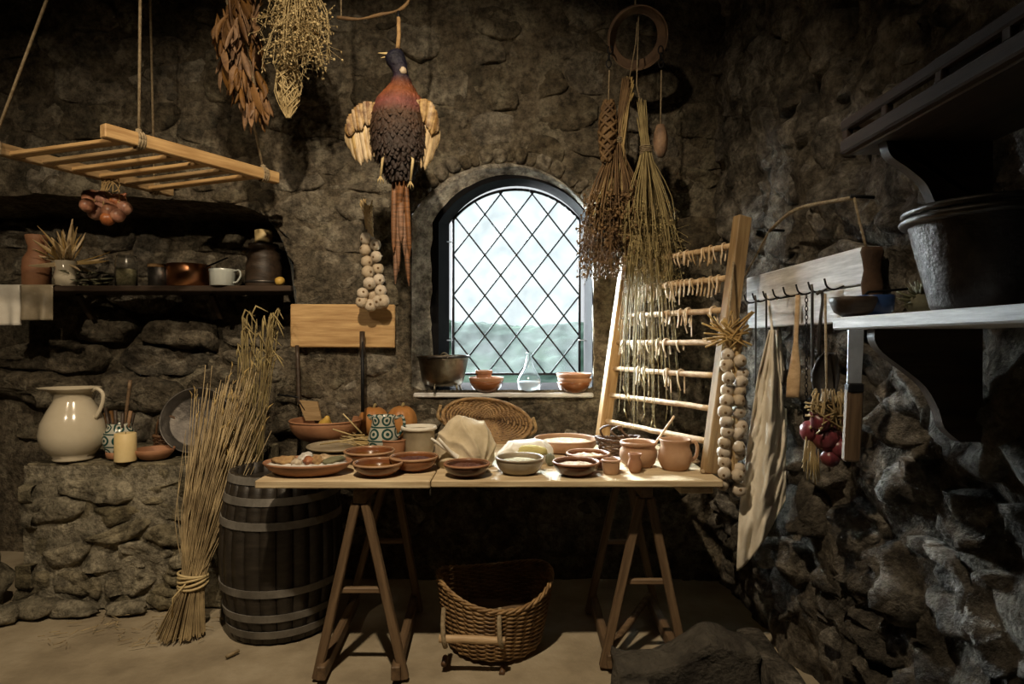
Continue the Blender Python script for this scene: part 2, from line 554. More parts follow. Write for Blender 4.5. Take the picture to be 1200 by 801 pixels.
def dup(o, loc=None, rot=None, parent=None, label=None):
    c = o.copy(); COL.objects.link(c)
    if parent is not None: c.parent = parent
    if loc is not None: c.location = loc
    if rot is not None: c.rotation_euler = rot
    if label: c['label'] = label
    return c
def duptree(o, loc, rz=0, label=None):
    c = o.copy(); COL.objects.link(c); c.location = loc; c.rotation_euler = (0, 0, rz)
    if label: c['label'] = label
    for ch in o.children:
        d = ch.copy(); COL.objects.link(d); d.parent = c
        for g in ch.children:
            e = g.copy(); COL.objects.link(e); e.parent = d
    return c
# ------------------------------------------------------------ room
YW, XW, XL, YF, ZC = 3.40, 1.10, -3.25, -1.9, 3.5
AY = 3.86                       # back of the hearth alcove

# openings of the back wall as functions of u = X, v = Z
WX0, WX1, WZ0, WSP, WCR = -.553, .449, 1.035, 2.0, 2.29
_a = (WX1-WX0)/2; _c = (WX0+WX1)/2; _r = WCR-WSP; WR = (_a*_a+_r*_r)/(2*_r); WZC = WCR-WR
def win_top(u):
    d = WR*WR-(u-_c)**2
    return WZC+math.sqrt(d) if d > 0 else WSP
def in_win(u, v, m=0):
    return WX0-m < u < WX1+m and WZ0-m < v < win_top(max(min(u, WX1), WX0))+m
AX1 = -1.19
def alc_top(u):
    k = max(0, min(1, (u+2.35)/(AX1+2.35)))
    return 1.45+.66*math.sqrt(max(0, 1-k**9))-.05*k+.02*noise.noise(Vector((u*4, 3, 1)))
def in_alc(u, v, m=0):
    return u < AX1+m and v < alc_top(min(u-m*.3, AX1))+m

def push_win(u, v, m=.0):
    if not in_win(u, v, m): return u, v
    dl, dr, db, dt = u-(WX0-m), (WX1+m)-u, v-(WZ0-m), win_top(max(min(u, WX1), WX0))+m-v
    k = min(dl, dr, db, dt)
    if k == dl: return WX0-m, v
    if k == dr: return WX1+m, v
    if k == db: return u, WZ0-m
    return u, v+dt
def push_alc(u, v, m=.0):
    if not in_alc(u, v, m): return u, v
    dr, dt = AX1+m-u, alc_top(min(u-m*.3, AX1))+m-v
    return (AX1+m, v) if dr < dt else (u, v+dt)

def nz(p, sc, amp, seed=0):
    return amp*noise.fractal(Vector(p)*sc+Vector((seed*5.1, seed*2.7, seed*9.3)), 1, 2.1, 5)

def clip(poly, p, n):
    """keep the part of poly on the side of p that n points away from"""
    out = []
    for i in range(len(poly)):
        a, b = poly[i], poly[(i+1) % len(poly)]
        da = (a[0]-p[0])*n[0]+(a[1]-p[1])*n[1]; db = (b[0]-p[0])*n[0]+(b[1]-p[1])*n[1]
        if da <= 0: out.append(a)
        if da*db < 0:
            t = da/(da-db); out.append((a[0]+t*(b[0]-a[0]), a[1]+t*(b[1]-a[1])))
    return out

def cells(u0, u1, v0, v1, w, h, asp, rnd, jit=.38):
    """irregular coursed cells: jittered rows, Voronoi in a space squeezed along u"""
    seeds = []; v = v0+h*.3; row = 0
    while v < v1+h*.5:
        rh = h*rnd.uniform(.75, 1.3)
        u = u0-w*rnd.random()
        while u < u1+w*.5:
            cw = w*rnd.uniform(.55, 1.55)
            seeds.append(((u+cw/2)/asp, v+rh*rnd.uniform(-jit, jit)*.7))
            u += cw
        v += rh; row += 1
    res = []
    rad = max(w/asp, h)*2.4
    for i, s in enumerate(seeds):
        poly = [(s[0]-rad, s[1]-rad), (s[0]+rad, s[1]-rad), (s[0]+rad, s[1]+rad), (s[0]-rad, s[1]+rad)]
        for j, q in enumerate(seeds):
            dx, dy = q[0]-s[0], q[1]-s[1]
            if j == i or dx*dx+dy*dy > 4*rad*rad: continue
            poly = clip(poly, ((s[0]+q[0])/2, (s[1]+q[1])/2), (dx, dy))
            if not poly: break
        if len(poly) > 2: res.append([(p[0]*asp, p[1]) for p in poly])
    return res

def stone(poly, frame, joint, depth, rnd, name, mat, parent, push=None, rough=.012, n=22, lift=0, smooth=2):
    cu = sum(p[0] for p in poly)/len(poly); cv = sum(p[1] for p in poly)/len(poly)
    P = []
    for p in poly:
        d = math.hypot(p[0]-cu, p[1]-cv); k = max(.35, 1-joint/max(d, .01))
        P.append((cu+(p[0]-cu)*k, cv+(p[1]-cv)*k))
    for _ in range(smooth):
        Q = []
        for i in range(len(P)):
            a, b = P[i], P[(i+1) % len(P)]
            Q += [(a[0]*.78+b[0]*.22, a[1]*.78+b[1]*.22), (a[0]*.22+b[0]*.78, a[1]*.22+b[1]*.78)]
        P = Q
    L = [0]
    for i in range(len(P)):
        a, b = P[i], P[(i+1) % len(P)]; L.append(L[-1]+math.hypot(b[0]-a[0], b[1]-a[1]))
    out = []; j = 0
    for i in range(n):
        t = L[-1]*i/n
        while L[j+1] < t: j += 1
        k = (t-L[j])/max(L[j+1]-L[j], 1e-9); a, b = P[j], P[(j+1) % len(P)]
        out.append((a[0]+k*(b[0]-a[0]), a[1]+k*(b[1]-a[1])))
    if push: out = [push(*p) for p in out]
    sd = rnd.random()*50
    tilt = (rnd.uniform(-.10, .10), rnd.uniform(-.10, .10))
    mb = MB(); rings = ((1.0, -.05), (1.0, depth*.1), (.965, depth*.62), (.86, depth*.95), (.62, depth*1.08), (.32, depth*1.1))
    for s, hh in rings:
        for (u, v) in out:
            uu = cu+(u-cu)*s; vv = cv+(v-cv)*s
            q = Vector((uu*6, vv*6, sd))
            e = noise.noise(q*2.2)*rough*.8 if s > .9 else 0
            if push: e *= .4
            uu += e; vv += noise.noise(q*2.2+Vector((9, 9, 9)))*rough*.8 if s > .9 else 0
            h = hh
            if hh > 0: h += noise.fractal(q*1.6, 1, 2, 4)*rough*1.5+(uu-cu)*tilt[0]+(vv-cv)*tilt[1]
            mb.v.append(frame(uu, vv, h+lift))
    mb.v.append(frame(cu, cv, depth*1.1+lift))
    k = len(rings)
    for r in range(k-1):
        for i in range(n):
            i2 = (i+1) % n
            mb.f.append([r*n+i, r*n+i2, (r+1)*n+i2, (r+1)*n+i])
    for i in range(n): mb.f.append([(k-1)*n+i, (k-1)*n+(i+1) % n, k*n])
    return mb.build(name, mat, parent)

def wall_grid(frame, u0, u1, v0, v1, du, dv, hole=None, push=None):
    nu, nv = max(1, round((u1-u0)/du)), max(1, round((v1-v0)/dv)); mb = MB(); idx = {}
    def vid(i, j, q):
        if (i, j) not in idx:
            idx[(i, j)] = len(mb.v); mb.v.append(frame(*q))
        return idx[(i, j)]
    for i in range(nu):
        for j in range(nv):
            qs = [(u0+(u1-u0)*a/nu, v0+(v1-v0)*b/nv) for a, b in ((i, j), (i+1, j), (i+1, j+1), (i, j+1))]
            if hole and all(hole(*q) for q in qs): continue
            if push: qs = [push(*q) for q in qs]
            mb.f.append([vid(a, b, q) for (a, b), q in zip(((i, j), (i+1, j), (i+1, j+1), (i, j+1)), qs)])
    return mb

# --- floor, ceiling and the walls that bound the room
mb = wall_grid(lambda u, v: Vector((u, v, nz((u, v, 0), 1.3, .010)+nz((u, v, 4), 7, .004)-.012)), XL-.15, XW+.4, YF-.1, 4.1, .06, .06)
struct(mb.build('floor', 'floor', fix=False))
struct(MB().box(((XL+XW)/2, 1.0, ZC+.05), (XW-XL+.6, 6.2, .1)).build('ceiling', 'ceil', fix=False, smooth=False))
struct(wall_grid(lambda u, v: Vector((XL+nz((u, v, 1), 2, .03), u, v)), YF, 4.0, -.08, ZC+.05, .12, .12).build('wall_left', 'mortar', fix=False))
struct(MB().box(((XL+XW)/2, YF-.06, ZC/2), (XW-XL+.6, .12, ZC)).build('wall_front', 'mortar', fix=False, smooth=False))

# --- back wall
def hole(u, v): return in_win(u, v) or in_alc(u, v)
def push_b(u, v, m=0):
    return push_alc(*push_win(u, v, m), m)
def fr_back(u, v, h):
    return Vector((u, YW-h-nz((u, 0, v), 1.1, .022, 3), v))
def base_back(u, v):
    return fr_back(u, v, nz((u, 2, v), 4, .020)+nz((u, 2, v), 15, .008))
gb = wall_grid(base_back, XL-.06, XW+.15, -.07, ZC+.05, .035, .035, hole, push_b)
wall_back = struct(gb.build('wall_back', 'mortar', fix=False))
rnd = random.Random(11)
for poly in cells(-2.95, XW+.05, .0, 3.3, .31, .165, 1.7, rnd, .5):
    cu = sum(p[0] for p in poly)/len(poly); cv = sum(p[1] for p in poly)/len(poly)
    if hole(cu, cv) or in_win(cu, cv, .10) or cu < -2.95 or cu > XW+.02 or cv > 3.28 or cv < .02: continue
    if cu < -1.35 and cv < .72: continue
    stone(poly, fr_back, .002+.012*rnd.random(), rnd.uniform(.002, .016), rnd, 'stone', 'stone', wall_back,
          push=lambda u, v: push_alc(*push_win(u, v, .075), .01), rough=.022, lift=rnd.uniform(-.010, .004), smooth=1, n=24)
# ring of rough stones round the window arch
def arc_pt(t, off):
    """outline of the outer arch: t 0..1 from the left foot over the crown to the right foot, moved out by off"""
    a0 = math.atan2(WSP-WZC, WX0-_c); a1 = math.atan2(WSP-WZC, WX1-_c)
    la, lj = WR*(a0-a1), WSP-WZ0
    s = t*(2*lj+la)
    if s < lj: return WX0-off, WZ0+s
    if s > lj+la: return WX1+off, WSP-(s-lj-la)
    a = a0-(s-lj)/WR
    return _c+(WR+off)*math.cos(a), WZC+(WR+off)*math.sin(a)
t = .29
while t < .715:
    dt = rnd.uniform(.010, .026)
    q = [arc_pt(t, .004), arc_pt(min(t+dt, .73), .004), arc_pt(min(t+dt, .73), .075+rnd.uniform(0, .03)), arc_pt(t, .075+rnd.uniform(0, .03))]
    stone(q, fr_back, .001, rnd.uniform(.012, .028), rnd, 'stone', 'stone', wall_back, rough=.012, n=18, smooth=1)
    t += dt

# reveal of the window: splayed, limewashed
IX0, IX1, ISP, ICR, IZ0, IY = -.425, .458, 1.97, 2.24, 1.0, 3.48
ia = (IX1-IX0)/2; ic = (IX0+IX1)/2; IRR = (ia*ia+(ICR-ISP)**2)/(2*(ICR-ISP)); IZC = ICR-IRR
def outline(x0, x1, z0, sp, cr, n=26):
    """closed arch polygon, counter-clockwise from the lower left"""
    a = (x1-x0)/2; c = (x0+x1)/2; rr = (a*a+(cr-sp)**2)/(2*(cr-sp)); zc = cr-rr
    b = math.asin(a/rr)
    return [(x0, z0), (x1, z0)]+[(c+rr*math.sin(b-2*b*i/n), zc+rr*math.cos(b-2*b*i/n)) for i in range(n+1)]
def arch_strip(o1, y1, o2, y2, n, amp):
    mb = MB(); m = len(o1)
    dense1, dense2 = [], []
    for i in range(1, m):
        a, b, c, d = o1[i], o1[(i+1) % m], o2[i], o2[(i+1) % m]
        k = max(1, int(math.hypot(b[0]-a[0], b[1]-a[1])/.03))
        for q in range(k):
            s = q/k
            dense1.append((a[0]+(b[0]-a[0])*s, a[1]+(b[1]-a[1])*s)); dense2.append((c[0]+(d[0]-c[0])*s, c[1]+(d[1]-c[1])*s))
    dense1.append(o1[0]); dense2.append(o2[0])
    for j in range(n+1):
        s = j/n
        for p, q in zip(dense1, dense2):
            x, z, y = p[0]+(q[0]-p[0])*s, p[1]+(q[1]-p[1])*s, y1+(y2-y1)*s
            g = nz((x, y, z), 7, amp)*(1 if j else 0)
            g = -abs(g)*.3+g*.7
            if j == 0:
                mb.v.append(base_back(x, z)); continue
            x += g*(1 if x < ic else -1)
            mb.v.append(Vector((x, y, z+(-abs(g) if z > 1.95 else 0))))
    W = len(dense1)
    for j in range(n):
        for i in range(W-1): mb.f.append([j*W+i, j*W+i+1, (j+1)*W+i+1, (j+1)*W+i])
    return mb
o1 = outline(WX0, WX1, WZ0, WSP, WCR); o2 = outline(IX0, IX1, IZ0, ISP, ICR)
arch_strip(o1, YW-.02, o2, IY+.01, 6, .022).build('reveal', 'lime', wall_back)
# sill slab
board('sill', (WX0+.01, 3.54, 1.007), (WX1+.0, 3.54, 1.007), .32, .026, 'grey', wall_back, bev=.006)

# hearth alcove: arched reveal and rough back
mb = MB(); pts = [(AX1, -.07)]+[(AX1, .7*i/8) for i in range(1, 9)]
zs = alc_top(AX1-.001)
pts += [(AX1, .7+(zs-.7)*i/12) for i in range(1, 13)]+[(AX1-(AX1-XL)*i/60, alc_top(AX1-(AX1-XL)*i/60)) for i in range(1, 61)]
for j in range(9):
    y = YW+(AY+.05-YW)*j/8
    for (x, z) in pts:
        if j == 0: mb.v.append(base_back(x, z)); continue
        mb.v.append(Vector((x+.02*j/8+nz((x, y, z), 6, .02)*(j > 0), y, z-.03*j/8+nz((x, y, z), 6, .025, 2)*(j > 0))))
W = len(pts)
for j in range(8):
    for i in range(W-1): mb.f.append([j*W+i, j*W+i+1, (j+1)*W+i+1, (j+1)*W+i])
mb.build('alcove_reveal', 'mortar', wall_back)
def fr_alc(u, v, h): return Vector((u, AY-h-nz((u, 5, v), 2.2, .05, 5), v))
struct(wall_grid(lambda u, v: fr_alc(u, v, nz((u, 7, v), 6, .022)), XL-.06, AX1+.10, -.08, 2.3, .045, .045).build('wall_alcove', 'mortar', fix=False))
wall_alcove = bpy.data.objects['wall_alcove']
for poly in cells(-3.1, AX1, .55, 2.2, .46, .17, 2.4, rnd, .6):
    cu = sum(p[0] for p in poly)/len(poly); cv = sum(p[1] for p in poly)/len(poly)
    if cv < .55 or cv > 2.15 or cu > AX1 or cu < -3.15: continue
    stone(poly, fr_alc, .006+.02*rnd.random(), rnd.uniform(.01, .045) if cv > 1.62 else rnd.uniform(.02, .12), rnd, 'stone', 'stone', wall_alcove, rough=.045, smooth=1, lift=-.01, n=26)

# --- right wall, rugged
def fr_right(u, v, h):
    return Vector((XW+.035-h-nz((3, u, v), 1.5, .05, 8), u, v))
gr_ = wall_grid(lambda u, v: fr_right(u, v, nz((1, u, v), 4, .045)+nz((1, u, v), 11, .022)+nz((1, u, v), 28, .008)), YF, YW+.12, -.07, ZC+.05, .026, .026)
wall_right = struct(gr_.build('wall_right', 'mortarR', fix=False))
for poly in cells(.55, YW, .0, 3.3, .27, .21, 1.25, rnd, .6):
    cu = sum(p[0] for p in poly)/len(poly); cv = sum(p[1] for p in poly)/len(poly)
    if cu < .6 or cu > YW-.03 or cv < .02 or cv > 3.25: continue
    low = cv < 1.2
    stone(poly, fr_right, .008+.03*rnd.random(), rnd.uniform(.01, .07 if low else .04), rnd, 'stone', 'rockR', wall_right, rough=.05 if low else .034, n=24, smooth=1, lift=-.01)

# --- masonry bench in front of the alcove
PY, PZ, PX0, PX1 = 2.97, .71, -2.39, -1.37
bench = thing('masonry_bench', 'low rubble stone hearth bench under the big cream jug', 'bench', (-1.9, 3.2, 0))
mb = MB().box(((PX0+PX1)/2, (PY+.04+3.64)/2, PZ/2-.01), (PX1-PX0-.02, 3.64-PY-.04, PZ-.02), None, .006)
for v in mb.v:
    if v.z > .3: v.z += .015
mb.build('core', 'benchstone', bench, smooth=False)
def fr_b(u, v, h): return Vector((u, PY+.035-h-nz((u, 1, v), 2.5, .012, 4), v))
mb = wall_grid(lambda u, v: fr_b(u, v, nz((u, 3, v), 7, .014)), PX0, PX1, 0, PZ-.015, .025, .025); mb.build('pointing', 'benchstone', bench)
for poly in cells(PX0, PX1, .0, PZ-.05, .30, .10, 2.6, rnd, .6):
    cu = sum(p[0] for p in poly)/len(poly); cv = sum(p[1] for p in poly)/len(poly)
    if not (PX0+.01 < cu < PX1-.01 and .01 < cv < PZ-.03): continue
    stone(poly, fr_b, .004+.008*rnd.random(), rnd.uniform(.008, .034), rnd, 'stone', 'benchstone', bench,
          push=lambda u, v: (min(max(u, PX0-.02), PX1+.03), min(max(v, 0), PZ-.012)), rough=.026, smooth=1, lift=-.004, n=26)
def fr_bl(u, v, h): return Vector((PX0+.02-h, u, v))
for poly in cells(PY, 3.62, .0, PZ-.05, .22, .11, 1.9, rnd, .5):
    cu = sum(p[0] for p in poly)/len(poly); cv = sum(p[1] for p in poly)/len(poly)
    if PY < cu < 3.58 and .01 < cv < PZ-.03:
        stone(poly, fr_bl, .014, rnd.uniform(.015, .035), rnd, 'stone', 'benchstone', bench, push=lambda u, v: (max(u, PY-.01), min(max(v, 0), PZ-.03)), n=16)
def fr_br(u, v, h): return Vector((PX1-.02+h, u, v))
for poly in cells(PY, 3.4, .0, PZ-.05, .2, .16, 1.2, rnd, .5):
    cu = sum(p[0] for p in poly)/len(poly); cv = sum(p[1] for p in poly)/len(poly)
    if PY < cu < 3.4 and .01 < cv < PZ-.03:
        stone(poly, fr_br, .014, rnd.uniform(.01, .03), rnd, 'stone', 'lime', bench, push=lambda u, v: (max(u, PY-.01), min(max(v, 0), PZ-.03)), n=16)
def fr_top(u, v, h): return Vector((u, v, PZ-.022+h*.45))
for poly in cells(PX0, PX1, PY, 3.66, .33, .22, 1.4, rnd, .4):
    cu = sum(p[0] for p in poly)/len(poly); cv = sum(p[1] for p in poly)/len(poly)
    if PX0 < cu < PX1 and PY < cv < 3.60:
        stone(poly, fr_top, .006, .04, rnd, 'stone', 'benchstone', bench, push=lambda u, v: (min(max(u, PX0), PX1), min(max(v, PY-.02), 3.66)), rough=.006, n=18)
# footing stones at the bench foot
for i, (x, y, z, rx, ry, rz_) in enumerate(((-2.40, 2.86, .03, .12, .06, .05), (-2.28, 2.93, .03, .12, .06, .05), (-2.47, 2.72, .03, .16, .09, .05), (-2.66, 2.62, .025, .14, .11, .05),
        (-2.10, 2.94, .02, .12, .05, .04), (-1.85, 2.95, .02, .10, .04, .035))):
    MB().blob((x, y, z), (rx, ry, rz_), .35, 1.6, 3, i, zmin=0).build('stone', 'benchstone', bench)
o = MB().blob((-2.62, 2.97, .22), (.12, .11, .12), .3, 1.7, 3, 5).blob((-2.64, 3.0, .10), (.15, .14, .14), .3, 1.7, 3, 9, zmin=.0).build('stone_block', 'benchstone')
tag(o, 'small rough stone block at the left edge beside the hearth bench', 'stone')

# --- window
win = thing('window_1', 'arched leaded window with diamond panes in a black frame', 'window', ((IX0+IX1)/2, IY, IZ0))
del win['category']; del win['label']; win['kind'] = 'structure'
px = lambda x, Y: (x-600)*Y/F
pz = lambda y, Y: EYE+(400-y)*Y/F
fA = outline(-.55, .56, .97, 2.0, 2.38)
fB = outline(px(514, 3.47), px(694, 3.47), 1.0, pz(260, 3.47), pz(208.5, 3.47))
fC = outline(px(526.5, 3.75), px(684, 3.75), pz(447.5, 3.75), pz(262, 3.75), pz(217.5, 3.75))
mb = MB(); n = len(fA)
for q, y in ((fA, 3.47), (fB, 3.47), (fC, 3.75), (fA, 3.75)):
    for (x, z) in q: mb.v.append(Vector((x, y, z)))
for r in range(4):
    for i in range(n):
        j = (i+1) % n
        mb.f.append([r*n+i, r*n+j, ((r+1) % 4)*n+j, ((r+1) % 4)*n+i])
mb.build('frame', 'frame', win, smooth=False)
LY = 3.74
pan = outline(px(531, LY), px(679, LY), pz(437.5, LY), pz(257, LY), pz(221.5, LY), 22)
pc = [Vector((x, LY, z)) for x, z in pan]
mb = MB()
for i in range(len(pc)):
    mb.tube([pc[i], pc[(i+1) % len(pc)]], .0085, 6)
mb.build('casement', 'lead', win)
def clip_arch(poly, arch):
    for i in range(len(arch)):
        a, b = arch[i], arch[(i+1) % len(arch)]
        poly = clip(poly, a, (b[1]-a[1], -(b[0]-a[0])))
        if len(poly) < 3: return []
    return poly
ux, uz = 18.5*LY/F, 23.75*LY/F
gx, gz = px(605, LY), pz(298, LY)
for i in range(-9, 10):
    for j in range(-11, 12):
        if (i+j) % 2 == 0: continue
        c = (gx+i*ux, gz+j*uz)
        q = clip_arch([(c[0]-ux, c[1]), (c[0], c[1]-uz), (c[0]+ux, c[1]), (c[0], c[1]+uz)], pan)
        q = [p for k, p in enumerate(q) if math.hypot(p[0]-q[k-1][0], p[1]-q[k-1][1]) > 1e-5]
        if len(q) < 3: continue
        mb = MB(); m = len(q)
        mb.v = [Vector((x, LY-.0015, z)) for x, z in q]+[Vector((x, LY+.0015, z)) for x, z in q]
        mb.f = [list(range(m)), list(range(2*m-1, m-1, -1))]+[[k, m+k, m+(k+1) % m, (k+1) % m] for k in range(m)]
        mb.build('pane', 'pane', win, smooth=False)
def seg_clip(p, d):
    t0, t1 = -9, 9
    for i in range(len(pan)):
        a, b = pan[i], pan[(i+1) % len(pan)]
        nx, ny = b[1]-a[1], -(b[0]-a[0])
        den = d[0]*nx+d[1]*ny; num = (a[0]-p[0])*nx+(a[1]-p[1])*ny
        if abs(den) < 1e-9:
            if num < 0: return None
        elif den > 0: t1 = min(t1, num/den)
        else: t0 = max(t0, num/den)
    return (t0, t1) if t0 < t1 else None
for sg in (-1, 1):
    for k in range(-14, 15):
        p = (gx+2*k*ux, gz); d = (ux, sg*uz)
        t = seg_clip(p, d)
        if t: MB().tube([(p[0]+d[0]*s, LY, p[1]+d[1]*s) for s in t], .0052, 5).build('lead_came', 'lead', win)
for (x, y) in ((521, 283), (521, 398), (687, 283), (687, 398)):
    MB().tube([(px(x-6 if x < 600 else x-10, 3.7), 3.67, pz(y, 3.7)), (px(x+10 if x < 600 else x+6, 3.7), 3.70, pz(y, 3.7))], .004, 6).build('hinge_pin', 'steel', win)

# --- landscape outside
def hill(u, v):
    d = v
    z = -46+min(1, max(0, (d-120)/190))**1.3*64*(1-.28*math.sin(u*.012+.6)+.1*math.sin(u*.031))+nz((u, v, 0), .012, 5)
    z += 3.2*abs(noise.noise(Vector((u*.11, v*.11, 0))))+1.6*abs(noise.noise(Vector((u*.3, v*.3, 5))))
    return Vector((u, v, z))
struct(wall_grid(hill, -190, 190, 40, 330, 2.6, 2.6).build('hills', 'forest', fix=False))
# ------------------------------------------------------------ table, trestles, barrel, ladder
TZ = .78
def on(x, yb, r=0, z=TZ):
    """point on a level of height z whose near edge is seen at pixel row yb; r = radius of what stands there"""
    Y = (EYE-z)*F/(yb-400)+r
    return Vector(((x-600)*Y/F, Y, z))

table = thing('trestle_table', 'long plank table top of pale boards laden with bowls', 'table', (-.09, 2.75, TZ-.03))
ws = (2.311, 2.50, 2.72, 2.95, 3.16)
for k in range(4):
    y = (ws[k]+ws[k+1])/2; wd = ws[k+1]-ws[k]-.004
    if k == 0:
        board('plank', (-.969, y, TZ-.017), (-.309, y, TZ-.017), wd, .030, 'oak', table)
        board('plank', (-.305, y, TZ-.0145), (.796, y, TZ-.0145), wd, .026, 'oak', table)
    else:
        j = (-.2, .25, -.45)[k-1]
        board('plank', (-.962+.01*k, y, TZ-.016), (j-.002, y, TZ-.016), wd, .029, 'oak', table)
        board('plank', (j+.002, y, TZ-.016), (.792-.006*k, y, TZ-.016), wd, .029, 'oak', table)
board('batten', (.70, 2.33, TZ-.043), (.70, 3.1, TZ-.043), .13, .024, 'oak', table)
board('batten', (-.80, 2.40, TZ-.043), (-.80, 3.1, TZ-.043), .09, .024, 'leg', table)

def trestle(name, label, xa, xl, xr, yf, yb, x2, diag):
    t = thing(name, label, 'trestle', ((xl+xr)/2, (yf+yb)/2, 0), 'A-frame trestles under the table')
    zt = TZ-.062
    board('beam', (xa, yf-.02, zt-.012), (xa, yb+.04, zt-.012), .05, .05, 'leg', t)
    for y, dx in ((yf, 0), (yb, x2)):
        for xf in (xl, xr):
            s = -1 if xf < (xl+xr)/2 else 1
            board('leg', (xf+dx, y, .0), (xa+s*.018, y, zt-.04), .034, .030, 'leg', t, up=(0, 1, 0))
        board('rung', (xl+dx+.42*(xa-xl), y+.02, .335), (xr+dx+.42*(xa-xr), y+.02, .335), .022, .022, 'leg', t, up=(0, 1, 0))
    for xf in (xl, xr):
        s = -1 if xf < (xl+xr)/2 else 1
        board('foot_rail', (xf-s*.028, yf-.04, .038), (xf+x2-s*.028, yb+.03, .055), .035, .055, 'leg', t)
    if diag:
        rodz('cross_brace', (xl+.01, yf, .05), (xr+x2-.03, yb, .09), .016, .016, 'leg', t, 8)
    return t
trestle('trestle', 'left wooden A-frame trestle under the table beside the barrel', -.585, -.755, -.415, 2.375, 2.96, -.03, False)
trestle('trestle', 'right wooden A-frame trestle under the table behind the stone trough', .535, .365, .695, 2.46, 2.95, .0, True)

# barrel
BC = Vector((-1.068, 2.86, 0)); BH = .715
def br(z):
    k = (z/BH-.5)*2
    return .268-.045*k*k
barrel = thing('barrel', 'dark oak barrel with pale metal hoops under the left end of the table', 'barrel', BC)
ns = 24
for i in range(ns):
    a0, a1 = 2*PI*i/ns+.006, 2*PI*(i+1)/ns-.006
    mb = MB(); nzv = 9
    for j in range(nzv):
        z = BH*j/(nzv-1)
        for a in (a0, (a0+a1)/2, a1):
            for r in (br(z)+(.003 if a == (a0+a1)/2 else 0), br(z)-.022):
                mb.v.append(BC+Vector((r*math.cos(a), r*math.sin(a), z+.003)))
    for j in range(nzv-1):
        b, c = j*6, j*6+6
        mb.f += [[b, b+2, c+2, c], [b+2, b+4, c+4, c+2], [b+3, b+1, c+1, c+3], [b+5, b+3, c+3, c+5], [b+1, b, c, c+1], [b+4, b+5, c+5, c+4]]
    e = (nzv-1)*6
    mb.f += [[1, 3, 2, 0], [3, 5, 4, 2], [e, e+2, e+3, e+1], [e+2, e+4, e+5, e+3]]
    mb.build('stave', 'stave', barrel)
MB().lathe([(0, .05), (br(.05)-.02, .05), (br(.05)-.02, .07), (0, .07)], BC, 32).build('bottom_head', 'stave', barrel, smooth=False)
MB().lathe([(0, BH-.07), (br(BH)-.018, BH-.07), (br(BH)-.018, BH-.05), (0, BH-.05)], BC, 32).build('top_head', 'stave', barrel, smooth=False)
for z in (.03, .105, .215, .50, .60, .685):
    z2 = z+.032
    MB().lathe([(br(z)+.001, z), (br(z)+.0065, z), (br(z2)+.0065, z2), (br(z2)+.001, z2), (br(z)+.001, z)], BC, 48).build('hoop', 'hoop', barrel, smooth=False)

# ladder-like drying rack standing on the table
lad = thing('drying_ladder', 'pale wooden ladder rack standing on the table with strips drying on its rungs', 'rack', (.62, 2.8, TZ))
LV = Vector((.155, .06, 1.03))
LA, LB = Vector((.455, 3.13, TZ)), Vector((.785, 2.445, TZ))
board('stile', LA, LA+LV*.93, .062, .045, 'pine', lad, up=(.3, -.95, 0))
board('stile', LB, LB+LV*1.0, .062, .045, 'pineD', lad, up=(.3, -.95, 0))
rungs = []
for k in range(7):
    t = .115+k*.129
    a, b = LA+LV*t, LB+LV*t
    d = (b-a).normalized()
    rungs.append((a, b))
    rodz('rung', a-d*.02, b+d*.02, .0125, .0125, 'rod', lad, 10, .0015)
# strips drying on the rungs
ORD = 'first second third fourth fifth sixth seventh eighth ninth tenth eleventh twelfth thirteenth fourteenth fifteenth sixteenth seventeenth eighteenth nineteenth twentieth twenty-first twenty-second twenty-third twenty-fourth'.split()
names = ('lowest', 'second', 'third', 'fourth', 'fifth', 'sixth', 'top')
def strip_mesh(L1, L2, wd, cu):
    mb = MB()
    def fn(u, v):
        s = (u-.5)*2
        a = s*PI*.5
        if abs(s) < .34:
            a = s/.34*PI*.5
            y, z = .0155*math.sin(a), .0155*math.cos(a)
        else:
            k = (abs(s)-.34)/.66
            y = .0155*(1 if s > 0 else -1)*(1-.3*k)+cu*k*k; z = -k*(L1 if s > 0 else L2)
        return Vector(((v-.5)*wd*(1-.25*abs(s))+cu*.6*math.sin(s*3), y, z))
    mb.sheet(fn, 12, 1, .003)
    return mb.build('dried_strip', 'strip', fix=False)
protos = [strip_mesh(R(.04, .085), R(.02, .07), R(.007, .012), R(-.012, .012)) for _ in range(7)]
used = [False]*7
for k, n_, lo in ((6, 22, .05), (5, 24, .05), (4, 13, .05), (3, 12, .04), (2, 5, .1)):
    a, b = rungs[k]; ang = math.atan2((b-a).y, (b-a).x)
    qs = sorted([lo+(R(0, 1) if k < 5 else (i+R(.1, .9))/n_)*(.9-lo)*(1 if k > 3 else .75) for i in range(n_)])
    for i, q in enumerate(qs):
        p = random.randrange(7)
        o = protos[p] if not used[p] else dup(protos[p])
        used[p] = True
        o.location = a.lerp(b, q); o.rotation_euler = (0, 0, ang+R(-.12, .12)); o.scale = (1, 1, R(.7, 1.35))
        tag(o, '%s pale dried strip from the left over the %s rung of the ladder rack' % (ORD[i], names[k]), 'dried strip', 'dried strips over the %s rung' % names[k])
# unused prototypes
for p in range(7):
    if not used[p]: bpy.data.objects.remove(protos[p])

